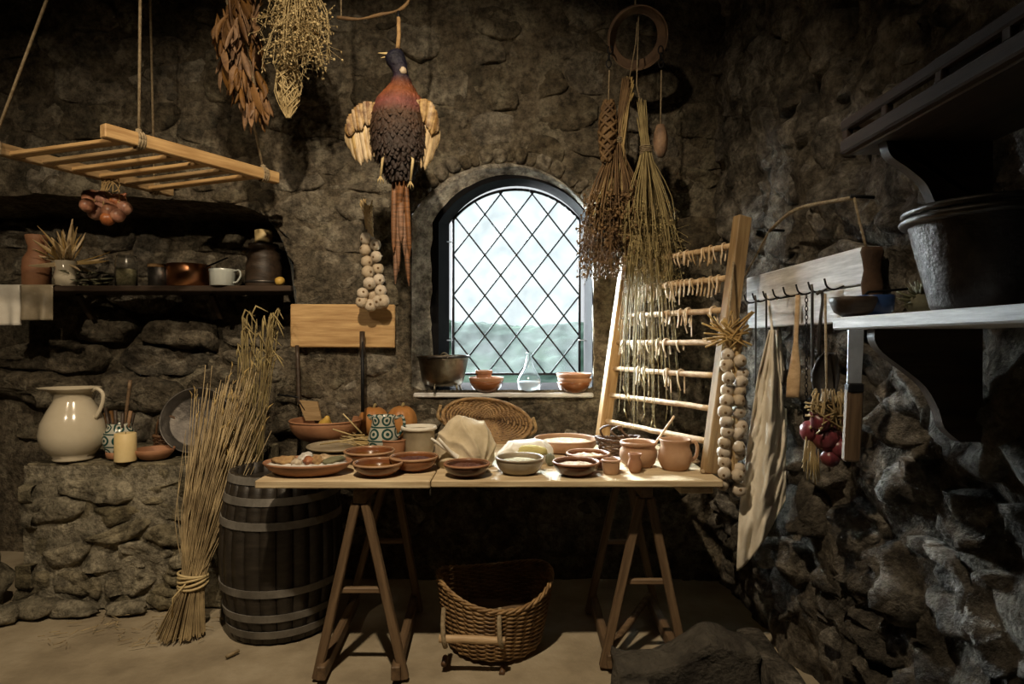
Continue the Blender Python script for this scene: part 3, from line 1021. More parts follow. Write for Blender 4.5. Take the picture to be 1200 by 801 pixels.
# ------------------------------------------------------------ stone trough, lower right
tr = thing('stone_trough', 'rough dark stone trough in the lower right corner', 'trough', (.55, 1.9, 0))
def rockslab(x0, x1, y0, y1, z0, ztop, name, mat, amp=.014, n=(16, 6, 8)):
    """hewn slab with a broken top edge; ztop(x, y) gives its height"""
    nu, nv, nw = n; mb = MB(); G = []
    for i in range(nu+1):
        for j in range(nv+1):
            x, y = x0+(x1-x0)*i/nu, y0+(y1-y0)*j/nv
            mb.v.append(Vector((x, y, ztop(x, y)+nz((x, y, 0), 12, amp))))
    W = nv+1
    for i in range(nu):
        for j in range(nv): mb.f.append([i*W+j, (i+1)*W+j, (i+1)*W+j+1, i*W+j+1])
    edge = [(i, 0) for i in range(nu)]+[(nu, j) for j in range(nv)]+[(i, nv) for i in range(nu, 0, -1)]+[(0, j) for j in range(nv, 0, -1)]
    prev = [i*W+j for i, j in edge]
    for lev in range(1, nw+1):
        cur = []
        for (i, j) in edge:
            p = mb.v[i*W+j]; z = p.z+(z0-p.z)*lev/nw
            cur.append(len(mb.v)); mb.v.append(Vector((p.x+nz((p.x, p.y, z), 9, amp), p.y+nz((p.x+5, p.y, z), 9, amp), z)))
        for k in range(len(edge)):
            k2 = (k+1) % len(edge); mb.f.append([prev[k], cur[k], cur[k2], prev[k2]])
        prev = cur
    mb.f.append(prev[::-1])
    return mb.build(name, mat, tr)
rockslab(.345, .80, 1.97, 2.13, 0, lambda x, y: .245+.065*math.exp(-((x-.66)/.11)**2)+.035*max(0, (x-.5)/.3), 'end_wall', 'soil', .022, (26, 9, 10))
rockslab(.805, .885, 1.20, 2.20, 0, lambda x, y: .272+.012*noise.noise(Vector((y*6, 0, 0))), 'side_wall', 'rockR', .009, (5, 40, 8))
rockslab(.345, .43, 1.20, 1.96, 0, lambda x, y: .235, 'side_wall', 'soil', .012, (4, 24, 6))
rockslab(.435, .80, 1.20, 1.32, 0, lambda x, y: .24, 'end_wall', 'soil', .012, (14, 5, 6))
rockslab(.435, .80, 1.325, 1.965, 0, lambda x, y: .07, 'basin_floor', 'soil', .008, (10, 16, 2))

# ------------------------------------------------------------ board with hooks and shelves on the right wall
hb = thing('hook_board', 'whitewashed board with iron hooks hanging by a cord on the right wall', 'hook board', (1.07, 2.29, 1.36))
board('plank', (1.075, 1.83, 1.530), (1.075, 2.75, 1.530), .052, .112, 'grey', hb, bev=.004)
board('plank', (1.077, 1.84, 1.416), (1.077, 2.75, 1.416), .046, .108, 'grey', hb, bev=.004)
mb = MB()
mb.lathe([(0, 0), (.028, 0), (.032, .01), (.024, .03), (.030, .06), (.034, .10), (.026, .14), (.030, .17), (.036, .195), (.03, .21), (0, .21)], (1.068, 1.822, 1.372), 16, sy=.35)
mb.build('end_block', 'endgrain', hb)
HK = []
for px_ in (888, 898, 911, 923, 936, 952, 967, 987):
    Y = 1.045*F/(px_-600)
    HK.append(Y); z = 1.478
    MB().tube(bez([(1.052, Y, z), (1.02, Y, z-.012), (.995, Y-.004, z-.004), (.985, Y-.006, z+.022)], 10), .0032, 6).build('hook', 'black', hb)
MB().tube(bez([(1.02, 2.70, 1.585), (1.03, 2.60, 1.66), (1.03, 2.46, 1.745)], 10), .004, 6).build('cord', 'rope', hb)
MB().tube(bez([(1.03, 2.46, 1.745), (1.02, 2.2, 1.775), (1.03, 1.85, 1.735)], 12), .0065, 7).build('cord', 'rope', hb)
MB().tube(bez([(1.03, 1.85, 1.735), (1.035, 1.83, 1.66), (1.05, 1.82, 1.575)], 8), .004, 6).build('cord', 'rope', hb)
for y, z in ((2.46, 1.745), (1.85, 1.735)):
    MB().tube([(1.09, y, z), (1.02, y, z+.004)], .006, 6).build('nail', 'black', hb)

def bracket(Y, prof, th, parent, mat='dark'):
    mb = MB(); n = len(prof)
    mb.v = [Vector((x, Y-th/2, z)) for x, z in prof]+[Vector((x, Y+th/2, z)) for x, z in prof]
    mb.f = [list(range(n)), list(range(2*n-1, n-1, -1))]+[[k, n+k, n+(k+1) % n, (k+1) % n] for k in range(n)]
    return mb.build('bracket', mat, parent, smooth=False)
def curve_prof(pts, Y, x1, ztop):
    c = [(p.x, p.z) for p in bez([at(x, y, Y) for x, y in pts], 24)]
    return c+[(x1, c[-1][1]), (x1, ztop), (c[0][0], ztop)]

ls = thing('wall_shelf', 'lower grey board shelf on curved black brackets holding the metal pail', 'shelf', (.95, 1.05, 1.33))
board('shelf_board', (.945, .42, 1.3455), (.945, 1.536, 1.3455), .29, .030, 'grey', ls)
pf = curve_prof([(1021, 386), (1021, 398), (1030, 412), (1056, 432), (1080, 452), (1095, 478), (1102, 500), (1120, 516)], 1.43, 1.085, 1.33)
bracket(1.43, pf, .028, ls); bracket(.62, [(x, z) for x, z in pf], .028, ls)
us = thing('gallery_shelf', 'upper dark wooden shelf with a slotted rail and curved bracket', 'shelf', (.95, 1.0, 1.74))
board('shelf_board', (.955, .42, 1.765), (.955, 1.495, 1.765), .27, .022, 'dark', us)
board('front_edge', (.812, .42, 1.7735), (.812, 1.50, 1.7735), .024, .034, 'shelfdark', us)
board('top_rail', (.812, .42, 1.824), (.812, 1.50, 1.824), .022, .026, 'shelfdark', us)
board('top_rail', (.812, 1.489, 1.824), (1.08, 1.489, 1.824), .022, .026, 'shelfdark', us)
for y in (1.485, 1.33, 1.16, 1.0, .84, .68, .52):
    board('post', (.812, y, 1.79), (.812, y, 1.812), .016, .02, 'shelfdark', us, up=(0, 1, 0), bev=.002)
pf = curve_prof([(1033, 150), (1035, 172), (1042, 186), (1062, 200), (1080, 216), (1090, 236), (1096, 247)], 1.40, 1.085, 1.755)
bracket(1.40, pf, .028, us); bracket(.62, pf, .028, us)

# pail on the lower shelf
pc_ = Vector((.935, 1.20, 1.361))
pail = thing('metal_pail', 'large beaten grey metal pail with a thick rolled rim on the lower right shelf', 'pail', pc_)
MB().lathe(vessel([(.094, 0), (.100, .01), (.112, .06), (.126, .12), (.138, .175), (.140, .18)], .004), pc_, 48).build('body', 'tin', pail)
MB().lathe([(.137, .170), (.150, .172), (.154, .179), (.150, .186), (.138, .186), (.137, .170)], pc_, 48).build('rim', 'pan', pail)
MB().lathe([(.137, .190), (.146, .190), (.150, .197), (.145, .203), (.137, .203), (.137, .190)], pc_, 48).build('rim', 'pan', pail)
MB().tube(bez([pc_+Vector((0, -.152, .18)), pc_+Vector((-.06, -.19, .13)), pc_+Vector((0, -.155, .10))], 10), .005, 6).build('handle', 'pan', pail)
# bowl, dried flower head at the shelf end
b = Vector((.835, 1.505, 1.361))
o = thing('shelf_bowl', 'small dark wooden bowl at the left end of the lower right shelf', 'bowl', b)
MB().lathe(vessel([(.022, 0), (.042, .012), (.052, .035), (.053, .046)], .005), b, 32).build('body', 'dark', o)
b = Vector((.895, 1.515, 1.361))
o = thing('blue_bowl', 'blue enamel bowl behind the small dark bowl on the right shelf', 'bowl', b)
MB().lathe(vessel([(.025, 0), (.04, .015), (.043, .052)], .003), b, 32).build('body', 'blue', o)
b = Vector((.935, 1.40, 1.361))
o = thing('dried_thistle', 'dark dried spiky flower head beside the metal pail', 'dried flower', b)
MB().blob(b+Vector((0, 0, .025)), (.034, .034, .025), .1, 3, 2).build('head', 'herbG', o)
mb = MB()
for i in range(70):
    a, e = R(0, 2*PI), R(-.15, 1.4)
    d = Vector((math.cos(a)*math.cos(e), math.sin(a)*math.cos(e), math.sin(e)))
    c = b+Vector((0, 0, .028))
    mb.tube([c+d*.02, c+d*R(.042, .058)], [.005, .001], 4)
mb.build('spines', 'herbG', o, kind='stuff')
# bowl turned over on the gallery shelf and a coil beside it
b = Vector((.95, 1.20, 1.777))
o = thing('upturned_bowl', 'dark upturned bowl on the upper right gallery shelf', 'bowl', b)
MB().lathe([(.115, 0), (.112, .03), (.095, .07), (.06, .095), (.0, .104), (0, .098), (.058, .09), (.09, .066), (.106, .03), (.109, 0), (.115, 0)], b, 36).build('body', 'pan', o)
# ------------------------------------------------------------ hanging things
# slatted rack on ropes, upper left
RA, RB, RC, RD = Vector((-1.60, 2.40, 2.125)), Vector((-1.185, 3.10, 2.125)), Vector((-2.17, 2.55, 2.11)), Vector((-1.84, 3.32, 2.11))
rk = thing('hanging_rack', 'pale slatted wooden rack slung on ropes above the hearth', 'rack', (RA+RB+RC+RD)/4)
board('rail', RA, RB, .042, .055, 'pine', rk)
board('rail', RC, RD, .042, .05, 'pineD', rk)
for t in (.10, .25, .40, .55, .70, .85):
    a, b = RC.lerp(RD, t), RA.lerp(RB, t)
    d = (b-a).normalized()
    board('slat', a-d*.015+Vector((0, 0, -.012)), b+d*.0+Vector((0, 0, -.015)), .048, .018, 'pineD' if t in (.25, .7) else 'pine', rk)
for (p, q) in ((RA.lerp(RB, .17), Vector((-1.51, 2.50, ZC))), (RA.lerp(RB, .9), Vector((-1.42, 2.75, ZC))), (RC.lerp(RD, .02), Vector((-1.80, 2.70, ZC))), (RC.lerp(RD, .88), Vector((-1.85, 3.12, ZC)))):
    MB().tube([p+Vector((0, 0, .028)), p.lerp(q, .5)+Vector((0, .003, 0)), q], .006, 7).build('rope', 'rope', rk)
    d = (RB-RA).normalized(); s = Vector((d.y, -d.x, 0))
    mb = MB()
    for k in range(3):
        pts = []
        for i in range(17):
            a = 2*PI*i/16
            pts.append(p+d*(k*.011-.01)+s*(.027*math.cos(a))+Vector((0, 0, .034*math.sin(a))))
        mb.tube(pts, .005, 5)
    mb.blob(p+Vector((0, 0, .04)), (.014, .014, .012), .2, 3, 1)
    mb.build('knot', 'rope', rk)

def onion_bulb(c, r, mat, name, parent, tilt=0, flip=1):
    rot = Matrix.Rotation(R(0, 6), 3, 'Z') @ Matrix.Rotation(tilt, 3, 'X')
    pr = [(0, -.92*r), (.35*r, -.88*r), (.78*r, -.55*r), (1.0*r, -.02*r), (.86*r, .48*r), (.48*r, .86*r), (.2*r, 1.12*r), (.12*r, 1.4*r), (0, 1.45*r)]
    return MB().lathe(pr, c, 16, fn=lambda a, q, z: q*(1+.03*math.cos(5*a)), rot=rot).build(name, mat, parent)

# shallots under the rack
c = at(122, 238, 2.95)
sh = thing('shallot_bunch', 'bunch of brown shallots hanging under the slatted rack', 'shallots', c)
for (x, y, r, t) in ((107, 232, 12, 1.2), (122, 232, 11, .8), (138, 236, 11, -.8), (113, 247, 12, .5), (130, 247, 11, -.3), (145, 243, 10, -1), (126, 256, 9, .1), (138, 252, 9, -.4), (102, 240, 9, 1.1)):
    onion_bulb(at(x, y, 2.95+R(-.05, .05)), r*2.95/F*.92, 'shallot', 'bulb', sh, t)
mb = MB()
for i in range(12):
    mb.tube(bez([at(R(118, 142), 206, 2.98), at(R(116, 140), 222, 2.96), at(R(106, 142), R(230, 244), 2.95)], 6), .003, 4)
mb.build('dry_stalks', 'husk', sh)

# dry leaf bunches
def leaf_data(L, wd, curl, twist):
    mb = MB()
    def fn(u, v):
        s = math.sin(PI*min(1, u*.92+.06))**.8*wd
        a = twist*u
        x = (v-.5)*s; y = curl*L*math.sin(u*2.6)*.25+abs(v-.5)*s*.7
        return Vector((x*math.cos(a)-y*math.sin(a), x*math.sin(a)+y*math.cos(a), -u*L))
    mb.sheet(fn, 7, 2, .002)
    return mb
lp = [leaf_data(R(.10, .16), R(.028, .045), R(-.6, .6), R(-1.6, 1.6)) for _ in range(6)]
def leaf_bunch(name, label, cat, axis, count, mat, group=None):
    t = thing(name, label, cat, axis[-1][0])
    P = bez([a for a, _ in axis], 24); n = len(P)
    protos = [m.build('leaf', mat, fix=False) for m in lp]
    for i in range(count):
        k = random.random(); q = P[int(k*(n-1))]
        m = k*(len(axis)-1); j = min(int(m), len(axis)-2)
        rr = axis[j][1]+(axis[j+1][1]-axis[j][1])*(m-j)
        a = R(0, 2*PI); rad = rr*math.sqrt(random.random())
        o = protos[i] if i < 6 else dup(protos[i % 6])
        o.parent = t
        o.location = q+Vector((math.cos(a)*rad, math.sin(a)*rad, 0))-t.location
        o.rotation_euler = (R(-.35, .35), R(-.35, .35), R(0, 6.28)); s = R(.7, 1.15); o.scale = (s, s, s)
    MB().tube([axis[0][0]+Vector((0, 0, max(.02, ZC-axis[0][0].z))), axis[0][0], axis[1][0], axis[-1][0]+Vector((0, 0, .08))], .006, 6).build('stem', 'rope', t)
    return t
leaf_bunch('dried_pepper_bunch', 'long bunch of brown curled dried leaves hanging left of the bird', 'dried leaves',
           [(at(290, -40, 2.85), .03), (at(280, 15, 2.85), .10), (at(278, 50, 2.85), .105), (at(288, 85, 2.85), .08), (at(300, 128, 2.85), .025)], 170, 'leafB')

def twig_bunch(name, label, cat, top, tie, ends, n, mat, r=.0025, curlamp=.02, heads=None, hr=.006, hmat=None, stop=None, seed=0, wav=3):
    """stalks from top through the tie, spreading to the ends; ends = (centre, spread x, spread y, spread z)"""
    t = thing(name, label, cat, tie)
    mb, hd = MB(), MB()
    ec, ex, ey, ez = ends
    for i in range(n):
        a = R(0, 2*PI); q = math.sqrt(random.random())
        d = Vector((math.cos(a)*q, math.sin(a)*q, 0))
        p0 = top+d*.022+Vector((0, 0, R(-.06, .04))); p1 = tie+d*.022
        p3 = ec+Vector((d.x*ex, d.y*ey, R(-ez, ez)))
        p2 = p1.lerp(p3, .5)+Vector((d.x*ex*.12, d.y*ey*.12, 0))+Vector((R(-curlamp, curlamp), R(-curlamp, curlamp), 0))
        pts = bez([p0, p1, p2, p3], 9)
        mb.tube(pts, [r]*(len(pts)-3)+[r*.8, r*.6, r*.4], 4, cap=False)
        if heads:
            for h in range(heads):
                k = R(.5, 1)
                b = p1.lerp(p2, 0) if k < 0 else (p2.lerp(p3, (k-.5)*2))
                e = b+Vector((R(-1, 1)*curlamp*1.6, R(-1, 1)*curlamp*1.6, R(-.05, .02)))
                hd.tube([b, e], [r*.5, r*.4], 3, cap=False)
                s = hr*R(.6, 1.4)
                V, Fc = ico(1)
                hd.add([e+v*s for v in V], Fc) if random.random() < .45 else hd.add([e+Vector((s*.5, 0, 0)), e+Vector((0, s*.6, s*.5)), e+Vector((-s*.5, 0, -.3*s)), e+Vector((R(-s, s), R(-s, s), -2.6*s))], [[0, 1, 3], [1, 2, 3], [2, 0, 3], [0, 2, 1]])
    mb.build('stalks', mat, t, kind='stuff')
    if heads: hd.build('seed_heads', hmat or mat, t, kind='stuff')
    pts = []
    for i in range(40):
        a = i*.75; pts.append(tie+Vector((.029*math.cos(a), .029*math.sin(a), .02-.001*i)))
    MB().tube(pts, .0035, 4).build('tie', 'rope', t)
    return t
# pale bunches at the top, left of the bird
Yb = 2.8
twig_bunch('pale_herb_bunch', 'pale curly dried herb bunch at the top edge, left of the bird', 'dried herbs', at(348, -150, Yb), at(350, -40, Yb), (at(346, 58, Yb), .17, .10, .09), 70, 'strawP', .0026, .035, 12, .006, 'strawP')
MB().tube([at(348, -170, Yb), Vector((at(348, 0, Yb).x, Yb, ZC))], .004, 5).build('string', 'rope', bpy.data.objects['pale_herb_bunch'])
t = thing('curly_root_bunch', 'small grey bundle of curly dried twigs below the pale herb bunch', 'dried herbs', at(338, 60, 2.9))
mb = MB()
for i in range(70):
    a = R(0, 6.28); q = R(.2, 1)
    pts = []
    for k in range(9):
        u = k/8; wd = .075*math.sin(PI*min(1, u*.85+.1))*q
        c0 = at(338, 58+80*u, 2.9)
        pts.append(c0+Vector((wd*math.cos(a+1.5*math.sin(u*5+i)), wd*math.sin(a+1.5*math.sin(u*5+i)), 0)))
    mb.tube(pts, .0028, 4, cap=False)
mb.build('twigs', 'strawP', t, kind='stuff')
MB().tube([at(338, 62, 2.9), at(341, 30, 2.9), Vector((at(345, 0, 2.9).x, 2.9, ZC))], .003, 5).build('string', 'rope', t)

# iron hoop with what hangs from it
HY = 3.0
hc = at(747, 44, HY)
hp = thing('hanging_hoop', 'rusty iron hoop hanging on a cord right of the window top', 'hoop', hc)
rot = Matrix.Rotation(math.radians(-58), 3, 'X')
MB().lathe([(.139, -.03), (.143, -.03), (.143, .03), (.139, .03), (.139, -.03)], hc, 48, rot=rot).build('band', 'rust', hp, smooth=False)
MB().lathe([(.139, .02), (.105, .022), (.102, .026), (.105, .03), (.139, .03), (.139, .02)], hc, 48, rot=rot).build('inner_flange', 'rust', hp)
MB().tube([hc+Vector((-.01, .0, .13)), Vector((hc.x-.01, HY, ZC))], .004, 6).build('cord', 'rope', hp)
for x in (714, 775):
    mb = MB()
    for k in range(3):
        p = at(x+R(-1, 1), 58+k*8, HY); pts = []
        for i in range(13):
            a = 2*PI*i/12; q = Vector((.012*math.cos(a), 0, .02*math.sin(a)))
            if k % 2: q = Vector((0, .012*math.cos(a), .02*math.sin(a)))
            pts.append(p+q)
        mb.tube(pts, .0035, 5)
    mb.build('chain', 'black', hp)
# plaited dark bundle, left string
t = thing('plaited_seed_bundle', 'dark plaited bundle on a string under the left of the iron hoop', 'dried bundle', at(712, 155, HY))
MB().tube([at(714, 82, HY), at(713, 122, HY)], .004, 6).build('string', 'rope', t)
mb = MB()
for s in range(9):
    pts = []
    for k in range(22):
        u = k/21; a = u*9*(1 if s % 2 else -1)+s*.7
        r = .012+.030*math.sin(PI*(u*.8+.12))
        c0 = at(713-2*u, 118+72*u, HY)
        pts.append(c0+Vector((r*math.cos(a), r*math.sin(a), 0)))
    mb.tube(pts, .0075, 5)
mb.lathe([(0, 0)]+[(.010+.026*math.sin(PI*(k/10*.8+.12)), -.30*k/10) for k in range(11)]+[(0, -.302)], at(712, 118, HY), 12).build('plait', 'twig', t)
# corn cob, right string
t = thing('corn_cob', 'brown dried cob on a string under the right of the iron hoop', 'dried cob', at(774, 165, HY))
MB().tube([at(775, 82, HY), at(774, 147, HY)], .004, 6).build('string', 'rope', t)
q = at(774, 164, HY)
MB().lathe([(0, -.085), (.018, -.08), (.030, -.05), (.034, 0), (.030, .04), (.018, .075), (0, .082)], q, 24, fn=lambda a, r, z: r*(1+.10*math.cos(12*a)*math.cos(z*420))).build('cob', 'leafB', t)
# two big bunches right of the window
twig_bunch('brown_herb_bunch', 'thick brown bunch of dried herbs hanging right of the window', 'dried herbs', at(734, 100, 3.02), at(723, 165, 3.02), (at(722, 300, 3.02), .19, .13, .12), 150, 'twig', .0030, .025, 16, .0075, 'twig')
o = bpy.data.objects['brown_herb_bunch']
mb = MB()
for i in range(60):
    q = R(0, 1)
    mb.tube(bez([at(738+R(-5, 5), 95+R(-6, 20), 3.02), at(726+R(-6, 6), 165, 3.02+R(-.02, .02)), at(R(695, 750), R(230, 280), 3.02+R(-.08, .08))], 8), .0032, 4)
mb.build('pale_stalks', 'straw', o, kind='stuff')
MB().tube([at(737, 95, 3.02), at(745, 50, 3.0), Vector((hc.x, 3.0, hc.z+.1))], .003, 5).build('string', 'rope', o)
twig_bunch('straw_stalk_bunch', 'loose bunch of greenish straw stalks hanging over the ladder rack', 'dried stalks', at(752, 125, 2.93), at(757, 175, 2.93), (at(768, 315, 2.9), .155, .12, .16), 85, 'twigG', .0024, .035, 6, .005, 'twigG')
o = bpy.data.objects['straw_stalk_bunch']
mb = MB()
for i in range(70):
    x = R(725, 800); y = R(360, 500)
    mb.tube(bez([at(757+R(-4, 4), 170, 2.93), at(757+(x-757)*.6, 280, 2.9), at(x, y, 2.80+R(-.08, .08))], 9), .0018, 3, cap=False)
    if i % 2:
        p = at(x, y, 2.80)
        mb.tube([p, p+Vector((R(-.02, .02), R(-.02, .02), -.04))], [.004, .001], 4)
mb.build('long_stalks', 'twigG', o, kind='stuff')
MB().tube([at(752, 125, 2.93), at(746, 100, 2.93), Vector((hc.x, 2.97, hc.z+.1))], .003, 5).build('string', 'rope', o)

# ------------------------------------------------------------ pheasant
PY_ = 2.75
def pp(x, y, dy=0): return at(x, y, PY_+dy)
ph = thing('hanging_pheasant', 'dead cock pheasant hanging by its head with spread pale wings', 'pheasant', pp(468, 200))
k_ = PY_/F
zt, zb = pp(0, 58).z, pp(0, 212).z
H_ = zt-zb
o0 = pp(468, 200)
MT['plum'] = zramp('pheasant_plumage', [(0, (.035, .022, .018)), (.30, (.05, .03, .022)), (.47, (.085, .042, .022)), (.56, (.23, .07, .06)), (.66, (.27, .085, .03)), (.73, (.16, .05, .025)), (.79, (.03, .018, .035)), (.9, (.010, .010, .026)), (1, (.012, .012, .028))],
                  26, .5, pp(0, 212).z-o0.z, pp(0, 58).z-o0.z, 1.0, 46)
# one continuous body: head, neck, breast, belly and rump; rows of (pixel x, pixel y, half width px, half depth px)
rows = [(466, 57, 3, 3), (464, 61, 9, 8), (463, 67, 12, 10), (465, 74, 12, 10), (468, 81, 9.5, 9), (470, 88, 9, 9), (470, 96, 11, 11), (469, 106, 18, 17), (468, 116, 26, 23), (467, 130, 31, 28),
        (468, 145, 32, 29), (468, 160, 32.5, 29), (469, 174, 31, 28), (469, 184, 27, 24), (469, 192, 20, 18), (469, 202, 15, 13), (469, 213, 11, 8)]
mb = MB(); seg = 28
for (x, y, a, b) in rows:
    for i in range(seg):
        t = 2*PI*i/seg
        e = 1+.04*noise.noise(Vector((math.cos(t)*2, math.sin(t)*2, y*.12)))
        mb.v.append(pp(x, y)+Vector((a*k_*math.cos(t)*e, b*k_*math.sin(t)*e, 0)))
for j in range(len(rows)-1):
    for i in range(seg):
        i2 = (i+1) % seg
        mb.f.append([j*seg+i2, j*seg+i, (j+1)*seg+i, (j+1)*seg+i2])
mb.f += [list(range(seg)), [(len(rows)-1)*seg+i for i in range(seg)][::-1]]
mb.build('body', 'plum', ph)
# beak (two mandibles), eye, wattle, collar patch
MB().lathe([(.0075, 0), (.0058, .012), (.0036, .03), (.001, .05), (0, .052)], pp(456, 62.5, -.005), 10, rot=Matrix.Rotation(math.radians(-86), 3, 'Y')).build('upper_beak', 'wax', ph)
MB().lathe([(.006, 0), (.004, .012), (.001, .036), (0, .038)], pp(456, 65.5, -.005), 10, rot=Matrix.Rotation(math.radians(-100), 3, 'Y')).build('lower_beak', 'wax', ph)
MB().blob(pp(461, 66, -.034), (.006, .004, .006), 0, 1, 2).build('eye', 'black', ph)
MB().blob(pp(462, 68, -.031), (.017, .006, .013), .2, 3, 2).build('wattle', 'onion', ph)
MB().blob(pp(472, 83, -.024), (.017, .014, .016), .5, 3, 2).build('white_patch', 'garlic', ph)
# small overlapping feathers
def feather(mb, p, d, n, L, wd):
    """one small curved feather from p along d, facing n"""
    d = d.normalized(); s = d.cross(n).normalized()
    vs = []
    for (u, w_) in ((0, .35), (.45, 1), (.8, .8), (1, .1)):
        for sd in (-1, 0, 1):
            vs.append(p+d*(u*L)+s*(sd*w_*wd/2)+n*(.007+.009*u-.004*abs(sd)))
    fs = []
    for r in range(3):
        for c in range(2):
            fs.append([r*3+c, r*3+c+1, r*3+c+4, r*3+c+3])
    mb.add(vs, fs)
mb = MB()
for j in range(30):
    y = 92+j*3.9
    # interpolate
    for q in range(len(rows)-1):
        if rows[q][1] <= y <= rows[q+1][1]: break
    f = (y-rows[q][1])/(rows[q+1][1]-rows[q][1]); a = rows[q][2]+(rows[q+1][2]-rows[q][2])*f; b = rows[q][3]+(rows[q+1][3]-rows[q][3])*f; x = rows[q][0]
    n_ = int(7+a*.75)
    for i in range(n_):
        t = 2*PI*(i+.5*(j % 2)+R(-.2, .2))/n_
        n = Vector((math.cos(t)/a, math.sin(t)/b, 0)).normalized()
        feather(mb, pp(x, y)+Vector((a*.95*k_*math.cos(t), b*.95*k_*math.sin(t), 0)), Vector((R(-.15, .15), R(-.15, .15), -1))-n*.05*(1 if y < 160 else 4), n, R(.026, .042), R(.016, .024))
mb.build('plumage', 'plum', ph, kind='stuff')
# wings: each a part whose feathers are its children
def long_feather(p, d, n, L, wd, bend=0):
    mb = MB(); d = d.normalized(); n = n.normalized(); s = d.cross(n).normalized()
    def fn(u, v):
        w_ = wd*(.45+.55*math.sin(PI*min(1, u*.75+.15)))*(1 if u < .85 else math.sqrt(max(.02, 1-((u-.85)/.15)**2)))
        return p+d*(u*L)+s*((v-.5)*w_+bend*L*u*u)+n*(.0025*(1-(2*v-1)**2)-.008*u*u)
    return mb.sheet(fn, 9, 2, .0016)
MT['wingF'] = M('cream_wing_feather', (.62, .47, .25), (.36, .23, .10), 26, .6, .25, 120, vary=.12, stretch=(3, 3, .8), c3=(.52, .37, .18))
MT['covert'] = M('mottled_covert_feather', (.52, .36, .17), (.16, .075, .03), 34, .6, .25, 120, vary=.15)
MT['tailF'] = M('barred_tail_feather', (.30, .14, .065), (.10, .05, .026), 30, .5, .2, 90, vary=.2, stretch=(.5, .5, 3))
for sd, arm_px, end_px in ((-1, ((444, 124), (427, 124), (413, 138), (409, 156)), ((441, 178), (434, 188), (421, 193), (410, 172))),
                           (1, ((488, 121), (502, 121), (511, 134), (513, 152)), ((487, 172), (492, 193), (501, 198), (512, 172)))):
    arm = bez([pp(x, y, .012*i-.03) for i, (x, y) in enumerate(arm_px)], 18)
    ends = bez([pp(x, y, .012*i-.03) for i, (x, y) in enumerate(end_px)], 18)
    wing = MB().tube(arm, [.016-.009*i/(len(arm)-1) for i in range(len(arm))], 8, flat=.6).build('wing', 'wingF', ph)
    nf = 14
    for i in range(nf):
        u = i/(nf-1); k = min(len(arm)-1, int(u*(len(arm)-1)+.5))
        p, e_ = arm[k], ends[k]
        d = e_-p; d = d*(1-.05*(i % 2))
        long_feather(p+Vector((0, -.006-.0012*i, 0)), d, Vector((0, -1, .1)), d.length, .032, .015*sd).build('flight_feather', 'wingF', wing)
    for i in range(14):
        u = (i+.5)/14; k = int(u*(len(arm)-1)); p, e_ = arm[k], ends[k]
        d = e_-p
        long_feather(p+Vector((0, -.026-.001*i, .006)), d, Vector((0, -1, .1)), d.length*R(.36, .46), .026).build('covert_feather', 'covert', wing)
# tail
for i, (x0, x1, y1, wd) in enumerate(((466, 463, 332, 5.5), (470, 479, 334, 5.5), (464, 467, 318, 5), (472, 474, 300, 5), (462, 461, 296, 5), (475, 480, 300, 5), (468, 470, 284, 6), (465, 472, 250, 6), (472, 466, 246, 6))):
    p, e = pp(x0, 203, -.006*i+.02), pp(x1, y1, -.003*i+.01)
    long_feather(p, e-p, Vector((0, -1, 0)), (e-p).length, wd*k_*1.25).build('tail_feather', 'tailF', ph)
for (x, y, x2, y2, sd) in ((449, 182, 446, 206, -1), (484, 186, 481, 212, 1)):
    lg = MB().tube([pp(x+(-sd)*5, y-16, -.04), pp(x, y, -.07), pp(x2, y2, -.075)], [.014, .007, .0045], 7).build('leg', 'strawP', ph)
    for j in range(3):
        MB().tube([pp(x2, y2, -.075), pp(x2+(j-1)*3, y2+5, -.08), pp(x2+(j-1)*3.5, y2+9, -.075)], [.004, .003, .001], 5).build('toe', 'strawP', lg)
# branch and strap it hangs from
br_ = thing('hanging_branch', 'crooked dark branch at the top edge that carries the pheasant', 'branch', pp(440, 14))
MB().tube(bez([pp(395, 20), pp(420, 22), pp(445, 17), pp(466, 12), pp(478, 2), pp(484, -20)], 24), [.007+.002*math.sin(i) for i in range(len(bez([(0, 0, 0)]*6, 24)))], 7).build('limb', 'twig', br_)
MB().tube([pp(482, -12), Vector((pp(482, 0).x, PY_, ZC))], .004, 5).build('cord', 'rope', br_)
MB().tube([pp(400, 21), Vector((pp(396, 0).x, PY_, ZC))], .004, 5).build('cord', 'rope', br_)
MB().tube([pp(467, 13), pp(467, 24)], .007, 8).build('cord', 'black', ph)
MB().tube([pp(467, 20), pp(467.5, 40), pp(466, 59)], [.0085, .0095, .011], 8).build('strap', 'bread', ph)

